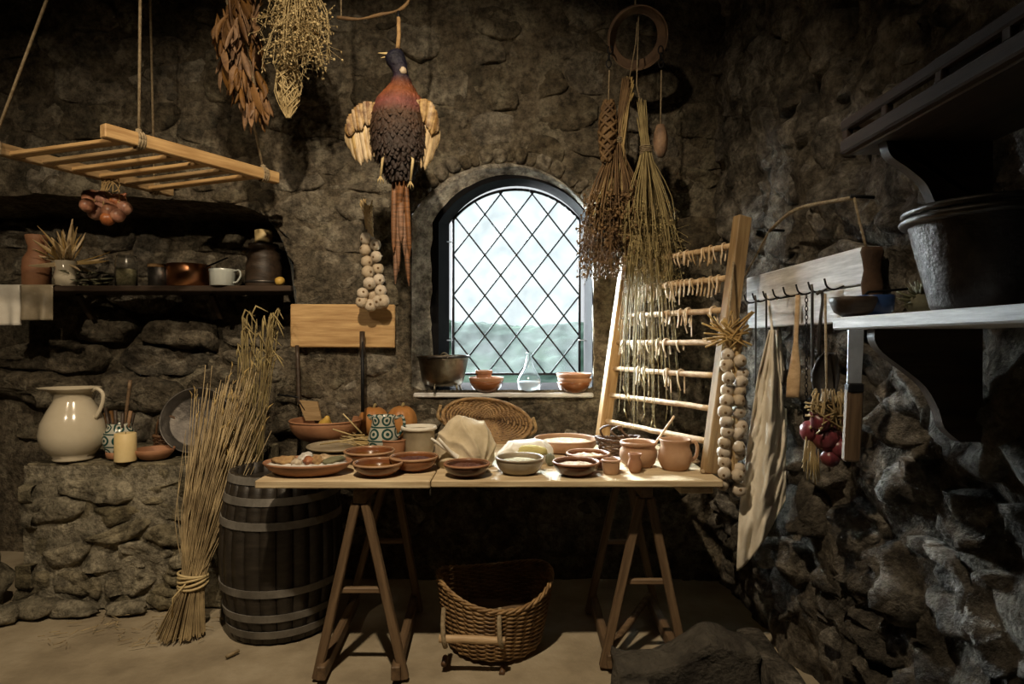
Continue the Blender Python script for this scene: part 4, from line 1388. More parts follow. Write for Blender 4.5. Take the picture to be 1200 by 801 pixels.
# ------------------------------------------------------------ garlic plaits
def garlic_mesh(r):
    pr = [(0, -.72*r), (.4*r, -.78*r), (.85*r, -.5*r), (1.0*r, -.05*r), (.85*r, .45*r), (.45*r, .8*r), (.2*r, 1.05*r), (.13*r, 1.5*r), (0, 1.55*r)]
    return MB().lathe(pr, (0, 0, 0), 18, fn=lambda a, q, z: q*(1+.085*abs(math.cos(3.5*a))-.04)).build('bulb', 'garlic', fix=False)
def plait(name, label, P, bulbs, base, stalk_n, tuft):
    t = thing(name, label, 'garlic plait', P[-1])
    proto = garlic_mesh(1)
    root = MB().lathe([(0, -.83), (.12, -.85), (.20, -.80), (.22, -.72), (0, -.70)], (0, 0, 0), 10).build('root_plate', 'twig', fix=False)
    for i, (q, r, rx, rz) in enumerate(bulbs):
        o = proto if i == 0 else dup(proto)
        o.parent = t; o.location = q-t.location; o.scale = (r, r, r); o.rotation_euler = (rx, 0, rz)
        k = root if i == 0 else dup(root)
        k.parent = o
    mb = MB()
    C = bez(P, 30)
    for s in range(3):
        mb.tube([p+Vector((.010*math.cos(i*.9+s*2.1), .010*math.sin(i*.9+s*2.1), 0)) for i, p in enumerate(C)], .009, 6)
    mb.build('plaited_stalk', 'husk', t)
    mb = MB()
    for i in range(stalk_n):
        mb.tube(bez(tuft(), 6), [R(.003, .006)]*3+[.004]*2+[.0015]*2 if False else R(.0025, .005), 4)
    mb.build('dry_leaves', 'husk', t)
    return t
GY = 3.28
B = []
for i, (x, y) in enumerate(((429, 279), (440, 286), (428, 292), (441, 300), (430, 306), (443, 314), (431, 318), (444, 327), (433, 331), (425, 343), (446, 340), (436, 345), (424, 353), (444, 353), (434, 357), (449, 352))):
    B.append((at(x, y, GY-.02-R(0, .05)), R(6.6, 8.2)*GY/F, R(-2.0, -.9), R(-.9, .9)))
plait('garlic_plait', 'short plait of garlic bulbs on the back wall left of the window', [at(433, 245, GY), at(434, 270, GY), at(436, 310, GY), at(437, 350, GY)], B, 0, 22,
      lambda: [at(432+R(-3, 3), 268, GY), at(431+R(-4, 4), 252, GY-.01), at(430+R(-9, 9), R(232, 244), GY+R(-.03, .0))])
B = []
GY2 = 2.36
y = 416; i = 0
while y < 570:
    for dx in (-9, 7):
        B.append((at(862+dx+R(-2, 2)-(y-416)*.03, y+R(-3, 3)+(5 if dx > 0 else 0), GY2-R(0, .03)), R(7.0, 8.8)*GY2/F, R(-1.9, -1.0), R(-.5, .5)+(.35 if dx > 0 else -.35)))
    y += 12.5; i += 1
plait('garlic_plait', 'long plait of garlic bulbs hanging at the right end of the table', [at(852, 385, GY2), at(862, 402, GY2), at(862, 480, GY2), at(858, 560, GY2)], B, 0, 46,
      lambda: [at(862+R(-6, 6), 410, GY2), at(855+R(-8, 14), 395, GY2+R(-.03, .03)), at(R(822, 884), R(362, 408), GY2+R(-.05, .05))])
MB().tube([at(853, 388, GY2), Vector((.885, 2.455, 1.62))], .004, 5).build('string', 'rope', bpy.data.objects['garlic_plait.001'])

# ------------------------------------------------------------ things on the hooks at the right
# linen cloth
def cloth(fn, name, label, cat, mat, nu=30, nv=30, th=.004):
    return tag(MB().sheet(fn, nu, nv, th).build(name, mat), label, cat)
def lerp_tab(t, tab):
    for (a, x), (b, y) in zip(tab, tab[1:]):
        if t <= b: return x+(y-x)*(t-a)/(b-a)
    return tab[-1][1]
def drape(tabL, tabR, yl, yr, Y0, folds, amp, y0, ph=0):
    def fn(u, v):
        ym = yl+(yr-yl)*v**1.4
        y = y0+(ym-y0)*u
        xl, xr = lerp_tab(y, tabL), lerp_tab(y, tabR)
        k = min(1, (xr-xl)/30)
        Y = Y0+amp*k*math.sin(v*folds+ph+1.2*u)+amp*.4*k*math.sin(v*folds*2.3+3*u)+k*.022*noise.fractal(Vector((v*3+ph, u*7+v*2, ph)), 1, 2, 3)
        return at(xl+(xr-xl)*v, y, Y)
    return fn
cl = thing('linen_towel', 'long off-white linen cloth hanging from the hook board', 'cloth', at(890, 668, 2.42))
MB().sheet(drape([(385, 902), (400, 898), (440, 888), (520, 876), (600, 866), (670, 863)], [(385, 908), (400, 909), (440, 915), (500, 920), (560, 921), (680, 918)], 668, 585, 2.37, 7.0, .030, 386), 64, 44, .004).build('fabric', 'linen', cl)
MB().tube(bez([at(899, 346, 2.50), at(902, 362, 2.46), at(905, 388, 2.42), at(908, 420, 2.38), at(912, 470, 2.37), at(908, 488, 2.37), at(905, 470, 2.37)], 20), .0055, 6).build('loop', 'linen', cl)
cl2 = thing('narrow_cloth', 'narrower beige cloth hanging just right of the long linen cloth', 'cloth', at(912, 545, 2.52))
MB().sheet(drape([(380, 909), (400, 908), (545, 908)], [(380, 914), (410, 917), (460, 922), (545, 921)], 540, 552, 2.52, 6, .02, 386, 2), 30, 16, .004).build('fabric', 'linen', cl2)
MB().tube(bez([at(911, 346, 2.44), at(912, 365, 2.48), at(912, 388, 2.52)], 10), .005, 6).build('loop', 'rope', cl2)
# wooden spatula
o = thing('wooden_spatula', 'long pale wooden spatula hanging from the hook board', 'spatula', at(932, 464, 2.19))
mb = MB()
def spat(u, v):
    wd = (.014 if u < .45 else .014+.030*min(1, (u-.45)/.35))
    p = at(935-5*u*(1 if u < .8 else 1.2), 345+120*u, 2.20)
    return p+Vector((.75*(v-.5)*wd, -.65*(v-.5)*wd, 0))
mb.sheet(spat, 16, 2, .009).build('blade', 'rod', o)
# chain / string
o = thing('iron_chain', 'thin dark chain hanging beside the wooden spatula', 'chain', at(946, 470, 2.12))
mb = MB()
for k in range(26):
    p = at(945, 346+k*5, 2.12); pts = []
    for i in range(9):
        a = 2*PI*i/8
        pts.append(p+(Vector((.005*math.cos(a), 0, .009*math.sin(a))) if k % 2 else Vector((0, .005*math.cos(a), .009*math.sin(a)))))
    mb.tube(pts, .0017, 4)
mb.build('links', 'black', o)
# ladle
LYq = 2.03
o = thing('iron_ladle', 'black long-handled iron ladle hanging from the hook board', 'ladle', at(960, 470, LYq))
MB().tube(bez([at(957, 344, LYq), at(962, 341, LYq), at(964, 350, LYq), at(961, 380, LYq), at(960, 415, LYq)], 18), .0055, 7).build('handle', 'pan', o)
mb = MB()
def ladle(u, v):
    a = (v-.5)*2; wd = .042*math.sin(PI*min(.97, u*.88+.10))**.7
    return at(960-4*u, 412+62*u, LYq)+Vector((a*wd*.8, -.03+a*wd*-.5+.02*(a*a+(2*u-1)**2)*-1, 0))
mb.sheet(ladle, 14, 8, .004).build('bowl', 'pan', o)
# red onions in straw
OY = 1.90
o = thing('red_onion_bunch', 'bunch of dark red onions with straw hanging below the hook board', 'onions', at(970, 520, OY))
for (x, y, r, t) in ((951, 505, 14, .6), (968, 514, 15, .2), (984, 525, 14, -.4), (962, 494, 12, .8), (978, 503, 13, -.6), (973, 536, 11, 0)):
    onion_bulb(at(x, y, OY+R(-.03, .02)), r*OY/F, 'onion', 'bulb', o, t)
mb = MB()
for i in range(110):
    p0 = at(968+R(-4, 4), 352, OY+.06); p1 = at(970+R(-18, 22), R(466, 492), OY+R(-.05, .04)); p2 = at(R(942, 1000), R(470, 512), OY+R(-.06, .03))
    if i < 22: p1 = at(R(944, 958), 505, OY); p2 = at(R(938, 962), R(530, 570), OY)
    pts = bez([p1.lerp(p0, .10 if i > 22 else .02), p1, p2], 6)
    mb.tube(pts, R(.0018, .0036), 4)
mb.build('straw', 'straw', o, kind='stuff')
MB().tube([at(967, 344, OY+.1), at(969, 474, OY)], .004, 5).build('string', 'rope', o)
# cleaver and its handle
KY = 1.72
o = thing('long_knife', 'broad pale steel knife with a wooden handle hanging point up under the right shelf', 'knife', at(1000, 540, KY))
mb = MB()
q = [at(996, 350, KY), at(1013, 352, KY), at(1012, 400, KY), at(1009, 455, KY), at(993, 452, KY), at(994, 400, KY)]
n = len(q); mb.v = q+[p+Vector((0, .004, 0)) for p in q]; mb.f = [list(range(n)), list(range(2*n-1, n-1, -1))]+[[k, n+k, n+(k+1) % n, (k+1) % n] for k in range(n)]
mb.build('blade', 'steel', o, smooth=False)
board('handle', at(1001, 454, KY+.005), at(997, 540, KY+.005), .046, .026, 'leg', o, up=(0, 1, 0), bev=.006)
MB().tube([at(1004, 354, KY+.002), Vector((1.0, KY+.004, 1.44)), Vector((1.12, KY+.02, 1.45))], .004, 6).build('hook', 'black', o)
board('bolster', at(1001, 448, KY+.003), at(1001, 459, KY+.003), .044, .028, 'black', o, up=(0, 1, 0))
# extra thin tools on the hooks
for i, (k, L, w_, lab) in enumerate(((1, .34, .004, 'short dark skewer on the second hook from the left'), (2, .29, .004, 'dark skewer on the third hook from the left'), (6, .30, .005, 'dark skewer hanging right of the iron ladle'))):
    Y = HK[k]-.004
    tag(MB().tube([(.997, Y, 1.492), (1.0, Y, 1.47), (1.0, Y, 1.47-L+.04), (1.0, Y, 1.47-L)], [w_, w_, w_, w_*1.6], 7).build('iron_skewer', 'pan'), lab, 'skewer')
# ------------------------------------------------------------ bowls, pots and food on the table
def bowl(name, label, xc, w, yrim, yb, mat, foot=.5, curve=1.0, rim=None, z=TZ, cat='bowl', t=.006):
    """round vessel: pixel centre x, rim width, rim row (centre), foot row (near edge)"""
    Yf = (EYE-z)*F/(yb-400)
    r = w/2*Yf/F; r = w/2*(Yf+r*foot)/F
    p = on(xc, yb, r*foot, z)
    h = EYE+(400-yrim)*p.y/F-z
    o = thing(name, label, cat, p)
    pr = [(r*foot*.92, 0), (r*foot, .004)]
    for k in range(1, 7):
        u = k/6
        pr.append((r*(foot+(1-foot)*math.sin(u*PI/2)**curve), .004+(h-.004)*(1-math.cos(u*PI/2))**.85))
    MB().lathe(vessel(pr, t), p, 40).build('body', mat, o)
    rim = rim or {'glaze': 'terra2', 'glaze2': 'terra'}.get(mat, mat)
    MB().lathe([(r-t-.001, h-.003), (r-t*.6, h+.003), (r-.001, h+.004), (r+.003, h), (r+.002, h-.005), (r-t-.001, h-.003)], p, 40).build('rim', rim or mat, o)
    return o, p, r, h
def stuffin(name, label, cat, p, r, z, mat, amp=.004, dome=0):
    return tag(fill(p, r, z, amp, 6, 28, dome).build(name, mat), label, cat, kind='stuff')

# back row
o, p, r, h = bowl('mixing_bowl', 'large terracotta bowl at the back left of the table holding a yellow fruit', 382, 82, 491, 519, 'terra', .55)
fz = p+Vector((0, 0, .018))
q = p+Vector((.0, -.02, .062))
t = thing('yellow_squash', 'yellow squash lying in the large terracotta bowl', 'squash', q)
MB().lathe([(0, -.045), (.026, -.04), (.040, -.01), (.034, .025), (.018, .05), (.010, .07), (0, .072)], q+Vector((0, 0, .012)), 20, rot=Matrix.Rotation(.5, 3, 'X') @ Matrix.Rotation(.35, 3, 'Y')).build('flesh', 'squash', t)
t = thing('wooden_scoop', 'flat wooden scoop with a dark upright handle standing in the large terracotta bowl', 'scoop', p+Vector((-.07, 0, .02)))
YB = p.y+.03
pts = [(349, 468), (372, 470), (377, 492), (358, 492)]
mb = MB(); A = [at(x, y, YB) for x, y in pts]
mb.v = A+[a+Vector((0, .014, 0)) for a in A]; mb.f = [[0, 1, 2, 3], [7, 6, 5, 4]]+[[k, 4+k, 4+(k+1) % 4, (k+1) % 4] for k in range(4)]
mb.build('blade', 'pineD', t, smooth=False)
MB().tube([at(358, 480, YB+.01), at(350, 468, YB+.01), at(349, 420, YB+.03), at(348, 404, YB+.04)], [.011, .0125, .012, .011], 8).build('handle', 'dark', t)
def pumpkin(name, label, x, yb, w, hpx):
    Yf = (EYE-TZ)*F/(yb-400); R_ = w/2*Yf/F; p = on(x, yb, R_*.8); R_ = w/2*p.y/F; hh = hpx*p.y/F/2
    o = thing(name, label, 'pumpkin', p)
    pr = [(0, .10*hh)]+[(R_*math.sin(PI*k/14)**.75, hh-hh*math.cos(PI*k/14)+(.0 if k < 11 else 0)) for k in range(1, 14)]+[(0, 1.82*hh)]
    MB().lathe(pr, p, 56, fn=lambda a, q, z: q*(.93+.07*abs(math.cos(5*a))**.6)).build('rind', 'pumpkin', o)
    MB().tube([p+Vector((0, 0, 1.78*hh)), p+Vector((.004, -.004, 1.9*hh+.012)), p+Vector((.012, -.008, 1.9*hh+.024))], [.011, .007, .008], 7).build('stem', 'twigG', o)
pumpkin('pumpkin', 'orange pumpkin left behind the painted jug', 438, 513, 36, 35)
pumpkin('pumpkin', 'orange pumpkin right behind the painted jug', 471, 514, 36, 37)

def handle(parent, p, pts, r, mat, flat=1.0, n=16):
    return MB().tube(bez([p+Vector(q) for q in pts], n), r, 8, flat=flat).build('handle', mat, parent)
# painted jug
Yj = 2.93; p = on(449, 531, .03); s = p.y/F
o = thing('painted_jug', 'small white jug painted with blue-green loops in front of the pumpkins', 'jug', p)
MB().lathe(vessel([(13*s, 0), (14*s, 2*s), (17*s, 8*s), (18*s, 16*s), (16*s, 25*s), (13.5*s, 33*s), (13*s, 38*s), (15*s, 43*s)], .005), p, 36).build('body', 'painted', o)
handle(o, p, [(14*s, 0, 40*s), (22*s, -.004, 43*s), (25*s, -.004, 34*s), (21*s, 0, 24*s), (15*s, 0, 18*s)], .0075, 'painted')
MB().tube([p+Vector((-13*s, 0, 40*s)), p+Vector((-18*s, 0, 44.5*s))], [.012, .007], 8).build('spout', 'painted', o)
# small terracotta pot and pale crock
o, p, r, h = bowl('terracotta_pot', 'small plain terracotta pot right of the painted jug', 461, 30, 514, 533, 'terra', .78, cat='pot')
p = on(491, 532, .06); s = p.y/F
o = thing('pale_crock', 'straight grey-beige crock with a white rim left of the linen bundle', 'crock', p)
MB().lathe(vessel([(16*s, 0), (17*s, 2*s), (18*s, 14*s), (18.5*s, 26*s), (20*s, 29*s)], .007), p, 40).build('body', 'stoneware', o)
MB().lathe([(19*s-.008, 27*s), (20*s-.007, 31*s), (20.5*s, 31*s), (21*s, 28*s), (20*s, 27*s)], p, 40).build('rim', 'linenW', o)

# oval platter with bread and fish pieces
p = on(361, 560, .10); s = p.y/F
o = thing('oval_dish', 'large oval terracotta dish of salted pieces at the left end of the table', 'dish', p)
prof = vessel([(.105, 0), (.12, .004), (.150, .022), (.168, .040), (.172, .046)], .008)
MB().lathe(prof, p, 56, sx=1.02, sy=.72).build('body', 'terra', o)
tag(fill(Vector((0, 0, 0)), .158, .038, .010, 8, 36, .008).build('salt_bed', 'salt', fix=False), 'coarse white salt bed in the large oval dish', 'salt', kind='stuff')
sb = bpy.data.objects['salt_bed']; sb.location = p; sb.scale = (1.02, .72, 1)
for i, (dx, dy, rx, ry, rz_, m, lab) in enumerate(((-.085, -.015, .05, .032, .018, 'bread', 'brown crusty piece at the left of the oval dish'), (-.03, -.045, .022, .018, .014, 'garlic', 'small pale shell near the front of the oval dish'), (.015, -.035, .026, .022, .018, 'shallot', 'tan lump in the middle of the oval dish'),
        (.045, -.03, .026, .022, .020, 'bread', 'brown lump right of the middle of the oval dish'), (.10, .0, .055, .024, .014, 'herbG', 'grey-green leaf piece at the right of the oval dish'), (-.02, .04, .05, .03, .02, 'salt', 'white crusted piece at the back of the oval dish'), (.05, .045, .045, .028, .016, 'crumb', 'pale crumbly piece at the back right of the oval dish'))):
    tag(MB().blob(p+Vector((dx, dy, .030+rz_*.75+.010)), (rx, ry, rz_), .35, 1.7, 3, i, Matrix.Rotation(i, 3, 'Z')).build('food_piece', m), lab, 'food')
# flat plate behind
o, p, r, h = bowl('flat_plate', 'flat grey plate behind the oval dish under the wheat ears', 398, 74, 521, 530, 'stoneware', .6)
# wheat ears lying
t = thing('wheat_ears', 'small heap of wheat ears on the table left of the painted jug', 'wheat', on(424, 526, .03))
mb, st = MB(), MB()
for i in range(26):
    a = on(R(408, 440), R(518, 532), 0)+Vector((0, 0, R(.012, .055))); d = Vector((R(.5, 1), R(-.4, .1), R(-.15, .1))).normalized()
    for k in range(9):
        q = a+d*(k*.008)
        for sd in (-1, 1):
            mb.blob(q+Vector((0, .004*sd, .003)), (.007, .0042, .0042), 0, 1, 1)
    st.tube([a, a-d*.08+Vector((0, 0, R(-.01, .02)))], .0016, 4)
for x0, y0, x1, y1 in ((402, 484, 424, 507), (390, 502, 412, 509), (375, 520, 425, 512)):
    st.tube([at(x0, y0, p.y), at(x1, y1, p.y-.02)], [.0035, .0045], 5)
mb.build('ears', 'straw', t, kind='stuff'); st.build('stalks', 'strawP', t, kind='stuff')

# row of bowls along the front
for i, (nm, lab, x, wd, yr, yb, m, ft, fl) in enumerate((
    ('glazed_bowl', 'brown glazed bowl with broth, second row behind the front left bowl', 433, 58, 527, 544, 'glaze', .6, ('broth', 'amber broth in the second row brown bowl', 'oil', .001)),
    ('glazed_bowl', 'brown glazed bowl nearest the oval dish on the front table edge', 443, 57, 541, 559, 'glaze', .55, ('broth', 'clear amber liquid in the front left brown bowl', 'oil', .001)),
    ('glazed_bowl', 'reddish brown glazed bowl of dark red beans in front of the pale crock', 485, 56, 534, 553, 'glaze', .6, ('red_beans', 'dark red beans filling the bowl before the pale crock', 'beans', .006)),
    ('glazed_bowl', 'dark glazed bowl of dark berries in front of the big linen bundle', 547, 53, 542, 560, 'glaze2', .55, ('dark_berries', 'dark berries in the bowl before the linen bundle', 'beans', .006)),
    ('stoneware_bowl', 'grey stoneware bowl heaped with pale meal in the middle of the front edge', 609, 56, 535, 557, 'stoneware', .66, ('meal', 'pale meal heaped in the grey stoneware bowl', 'meal', .004)),
    ('glazed_bowl', 'dark brown bowl full of mixed grain on the right of the front edge', 675, 54, 540, 559, 'glaze2', .6, ('mixed_grain', 'mixed grain heaped in the dark brown bowl', 'grain', .006)),
    ('terracotta_bowl', 'shallow terracotta bowl of nuts behind the grain bowl', 689, 50, 530, 548, 'glaze', .6, ('shelled_nuts', 'pale shelled nuts in the shallow terracotta bowl', 'crumb', .010)),
    ('glazed_bowl', 'small dark bowl wedged behind the straight beaker', 710, 34, 537, 551, 'glaze2', .7, ('dark_seed', 'dark seeds in the small bowl behind the beaker', 'beans', .003)),
    ('wide_bowl', 'wide pale terracotta bowl of flour at the back of the table', 663, 74, 513, 532, 'terra2', .72, ('flour', 'pale flour in the wide terracotta bowl', 'crumb', .005)))):
    o, p, r, h = bowl(nm, lab, x, wd, yr, yb, m, ft)
    n_, l_, fm, am = fl
    stuffin(n_, l_, n_.split('_')[-1], p, r*.86, h*(.72 if am > .002 else .6), fm, am, h*.16 if am > .002 else 0)
# beaker, tiny pot, handled pot, jug
o, p, r, h = bowl('clay_beaker', 'small straight brown beaker on the right of the front edge', 716, 21, 538, 556, 'terra2', .82, cat='beaker', t=.004)
p = on(744, 554, .02); s = p.y/F
o = thing('tiny_pot', 'tiny round-bellied terracotta pot right of the beaker', 'pot', p)
MB().lathe(vessel([(5.5*s, 0), (7*s, 3*s), (8.7*s, 9*s), (7.4*s, 14*s), (6*s, 17*s), (8*s, 22*s)], .003), p, 32).build('body', 'terra', o)
p = on(748, 548, .055); s = p.y/F
o = thing('wide_mouth_pot', 'round terracotta cooking pot with a thick rim holding a wooden stick', 'pot', p)
MB().lathe(vessel([(15*s, 0), (19*s, 4*s), (22*s, 12*s), (21*s, 19*s), (18.5*s, 23*s), (20*s, 27*s)], .006), p, 40).build('body', 'terra2', o)
MB().lathe([(18*s, 24*s), (20.5*s, 24.5*s), (21.5*s, 27*s), (20.5*s, 29*s), (18*s, 28*s), (17.5*s, 26*s)], p, 40).build('rim', 'terra2', o)
tag(rodz('stirring_stick', p+Vector((8*s, -.01, 10*s)), at(790, 487, p.y+.06), .006, .005, 'rod', None, 8, .0005), 'thin pale wooden stick standing in the round terracotta pot', 'stick')
stuffin('porridge', 'pinkish porridge inside the round terracotta pot', 'porridge', p, 17*s, 19*s, 'terra2', .003)
p = on(791, 552, .05); s = p.y/F
o = thing('clay_jug', 'pot-bellied brown clay jug with a side handle at the right end of the table', 'jug', p)
MB().lathe(vessel([(13*s, 0), (16*s, 3*s), (20*s, 12*s), (19*s, 20*s), (16.5*s, 27*s), (17*s, 32*s), (18*s, 35*s)], .005), p, 40).build('body', 'terra2', o)
handle(o, p, [(16*s, 0, 31*s), (23*s, -.004, 32*s), (26*s, -.006, 25*s), (24*s, -.004, 15*s), (19*s, 0, 10*s)], .0075, 'terra2')
stuffin('dried_berries', 'dark dried berries filling the brown clay jug', 'berries', p, 15.5*s, 30*s, 'beans', .006)
# nut shells by the ladder foot
for i in range(9):
    q = on(R(812, 834), R(542, 556))+Vector((0, .02, .008))
    tag(MB().blob(q, (.012, .009, .009), .3, 2, 2, i).build('nut', 'shallot' if i % 2 else 'crumb'), 'small nut lying by the right foot of the ladder rack', 'nut', 'nuts by the ladder foot')

# linen bundle and smaller cloth-wrapped loaf
def bundle(name, label, c, rx, ry, rz, mat, seed, folds, amp, knot=(0, 0)):
    """rounded cloth-wrapped mass; folds run out from the knot"""
    V, Fc = ico(6); mb = MB(); vs = []
    for q in V:
        dx, dz = q.x-knot[0], q.z-knot[1]
        a = math.atan2(dx, dz); d = math.hypot(dx, dz)
        w_ = a*folds+2.2*d+1.1*noise.noise(q*1.6+Vector((seed, 0, 0)))
        f = amp*(1-abs(math.sin(w_)))**1.5*min(1, d*1.6)
        f += .07*noise.noise(q*1.3+Vector((seed, 0, 0)))+.025*noise.noise(q*3.5+Vector((seed, 3, 0)))
        z = max(q.z, -.5)
        fl = 1+.18*max(0, -q.z)**2
        vs.append(c+Vector((q.x*rx*(1+f)*fl, q.y*ry*(1+f)*fl, (z+.5)*rz/1.5*(1+f*.8))))
    mb.add(vs, Fc)
    return tag(mb.build(name, mat), label, 'cloth')
p = on(545, 552, .13)
bundle('linen_bundle', 'big tied bundle of cream linen standing in the middle of the table', p, .122, .115, .205, 'linenB', 2, 6.5, .085, (.55, -.45))
# loop of cloth edge round the bundle
mb = MB()
for k in range(2):
    pts = []
    for i in range(14):
        u = i/13
        pts.append(p+Vector((-.125+.03*k+.235*u, -.135+.03*math.sin(u*3), .135-.13*u+.055*math.sin(u*PI)*(-1 if k else -.4))))
    mb.tube(pts, [.004+.006*math.sin(PI*i/13) for i in range(14)], 7)
tag(mb.build('twisted_cloth', 'linenW'), 'twisted white cloth edge lying against the linen bundle', 'cloth')
p = on(617, 545, .10)
bundle('cloth_wrapped_loaf', 'low loaf wrapped in white cloth behind the grey stoneware bowl', p, .118, .09, .095, 'linenW', 5, 2.5, .08, (-.8, -.3))
tag(MB().blob(p+Vector((.012, -.062, .052)), (.072, .030, .030), .15, 2, 3, 3).build('yellow_cheese', 'linenY'), 'greenish yellow cloth on the front of the wrapped loaf', 'cloth')
tag(MB().blob(on(645, 546, .02)+Vector((0, 0, .025)), (.022, .018, .026), .3, 2, 3, 8).build('herb_cluster', 'herbG'), 'small pale green herb cluster beside the wrapped loaf', 'herbs')
# woven things
def basket(name, label, c, rx, ry, h, flare, ns, rows, rot, mat, rimfn=None, r=.006, base_r=.9, cat='basket', bottom=True, group=None):
    o = thing(name, label, cat, c, group)
    cs, sn = math.cos(rot), math.sin(rot)
    def P(a, u, off=0):
        k = base_r+(1+flare-base_r)*u**.8
        x, y = rx*k*math.cos(a), ry*k*math.sin(a)
        l = math.hypot(x, y); x *= 1+off/l; y *= 1+off/l
        H = h*(1+(rimfn(a) if rimfn else 0))
        return c+Vector((x*cs-y*sn, x*sn+y*cs, .006+H*u))
    mb = MB()
    for i in range(ns):
        a = 2*PI*i/ns
        mb.tube([P(a, u/6) for u in range(7)], r*.8, 5)
    mb.build('stakes', mat, o, kind='stuff')
    mb = MB()
    for k in range(rows):
        pts = []
        for i in range(ns*2+1):
            a = 2*PI*i/(ns*2); s = math.cos(PI*i/2+PI*k) if i % 2 == 0 else 0
            pts.append(P(a, (k+.5)/rows, r*1.05*s))
        mb.tube(pts, r*.92, 5, cap=False)
    mb.build('weave', mat, o, kind='stuff')
    mb = MB()
    for q in range(3):
        pts = []
        for i in range(73):
            a = 2*PI*i/72
            pts.append(P(a, 1, r*1.1*math.cos(a*14+q*2.1))+Vector((0, 0, r*1.1*math.sin(a*14+q*2.1)+r)))
        mb.tube(pts, r*.95, 5, cap=False)
    mb.build('rim', mat, o)
    if bottom:
        mb = MB(); ring = []
        for i in range(32):
            a = 2*PI*i/32; q = P(a, 0); mb.v.append(Vector((q.x, q.y, c.z+.004)))
        for i in range(32):
            a = 2*PI*i/32; q = P(a, 0); mb.v.append(Vector((q.x, q.y, c.z+.014)))
        mb.f = [list(range(31, -1, -1)), list(range(32, 64))]+[[i, (i+1) % 32, 32+(i+1) % 32, 32+i] for i in range(32)]
        mb.build('bottom', mat, o)
    return o, P
# log basket on the floor
bc = Vector((-.075, 2.69, 0))
fb, P = basket('log_basket', 'large brown wicker basket with a wooden bar handle on the floor under the table', bc, .225, .235, .222, .10, 34, 25, math.radians(12), 'wick',
               lambda a: .30*abs(math.cos(a))**2.2*1.0-.02, .0062, .84)
hb_ = [at(515, 747, 2.395), at(592, 750, 2.40)]
rodz('bar_handle', hb_[0], hb_[1], .0155, .0145, 'rod', fb, 10, .002, 6)
for x in (520, 586):
    MB().tube(bez([at(x, 712, 2.455), at(x-1, 730, 2.41), at(x, 749, 2.385), at(x+2, 757, 2.40)], 10), .010, 7).build('handle_binding', 'rope', fb)
for x, y in ((522, 777), (590, 788)):
    MB().tube([at(x, y-8, 2.475), at(x-2, y+1, 2.43)], .012, 7).build('foot', 'wickD', fb)
for i, (dx, dy, rz_) in enumerate(((-.05, .02, .3), (.03, .06, -.2), (.05, -.05, .5))):
    tag(MB().lathe([(0, -.15), (.042, -.15), (.047, -.1), (.046, .1), (.043, .15), (0, .15)], bc+Vector((dx, dy, .075+.02*i)), 16, fn=lambda a, r, z: r*(1+.06*math.cos(3*a+z*9)), rot=Matrix.Rotation(rz_, 3, 'Z') @ Matrix.Rotation(PI/2, 3, 'Y')).build('log', 'leg'),
        ('dark log lying left in the wicker basket', 'dark log lying at the back of the wicker basket', 'dark log lying right in the wicker basket')[i], 'log', 'logs in the wicker basket')
# small handled basket on the table
p = on(724, 536, .065)
sb_, P = basket('handled_basket', 'small dark wicker basket with a hoop handle by the ladder rack', p, .085, .060, .062, .18, 18, 7, .12, 'wickD', lambda a: .18*math.cos(a)**2, .0045, .8)
for k in (-1, 1):
    MB().tube(bez([P(PI*.62 if k < 0 else -PI*.62+PI*.2, 1)+Vector((-.01, 0, 0)), p+Vector((-.055+.02*k, .03*-k, .115)), p+Vector((-.03+.04*(k+1)*.5, .02*-k, .135)), p+Vector((.02, -.02*k, .11)), P(PI*.3 if k < 0 else -PI*.3, 1)], 20), .005, 6).build('handle', 'wickD', sb_)
stuffin('dried_fruit', 'pale dried fruit in the small handled basket', 'fruit', p, .058, .035, 'grain', .008)
# oval wicker tray leaning on the wall behind the bundle
tc = at(570, 498, 3.14)
wt = thing('wicker_tray', 'oval brown wicker tray leaning on the wall under the window sill', 'tray', tc+Vector((0, 0, -.07)))
mb = MB(); rot = Matrix.Rotation(math.radians(-20), 3, 'Y') @ Matrix.Identity(3)
def trp(a, k):
    x, z = .225*k*math.cos(a), .105*k*math.sin(a)
    y = .05*k*k-.03
    b = math.radians(-8)
    x2, z2 = x*math.cos(b)-z*math.sin(b), x*math.sin(b)+z*math.cos(b)
    return tc+Vector((x2, .08+z2*.35-y, z2+.02))
for k in range(1, 15):
    pts = []
    for i in range(57):
        a = 2*PI*i/56
        pts.append(trp(a, k/14)+Vector((0, (.005 if (i+k) % 2 else -.005), 0)))
    mb.tube(pts, .0075, 5, cap=False)
mb.build('weave', 'wick', wt, kind='stuff')
mb = MB()
for i in range(28): mb.tube([trp(2*PI*i/28, q/5) for q in range(6)], .004, 4)
mb.build('stakes', 'wickD', wt, kind='stuff')
mb = MB()
for q in range(2):
    mb.tube([trp(2*PI*i/72, 1.03)+Vector((.004*math.cos(i+q*3), -.004+.004*math.sin(i+q*3), 0)) for i in range(73)], .008, 6, cap=False)
mb.build('rim', 'wick', wt)
for sd in (-1, 1):
    a = 0 if sd > 0 else PI
    q = trp(a, 1)
    MB().tube(bez([q+Vector((0, 0, -.045)), q+Vector((sd*.03, -.03, -.01)), q+Vector((sd*.016, -.02, .05))], 10), .0085, 6).build('handle', 'pineD', wt)

# ------------------------------------------------------------ window sill
SZ = 1.0205
def sill(x, yb, r): return on(x, yb, r, SZ)
SY = 3.43
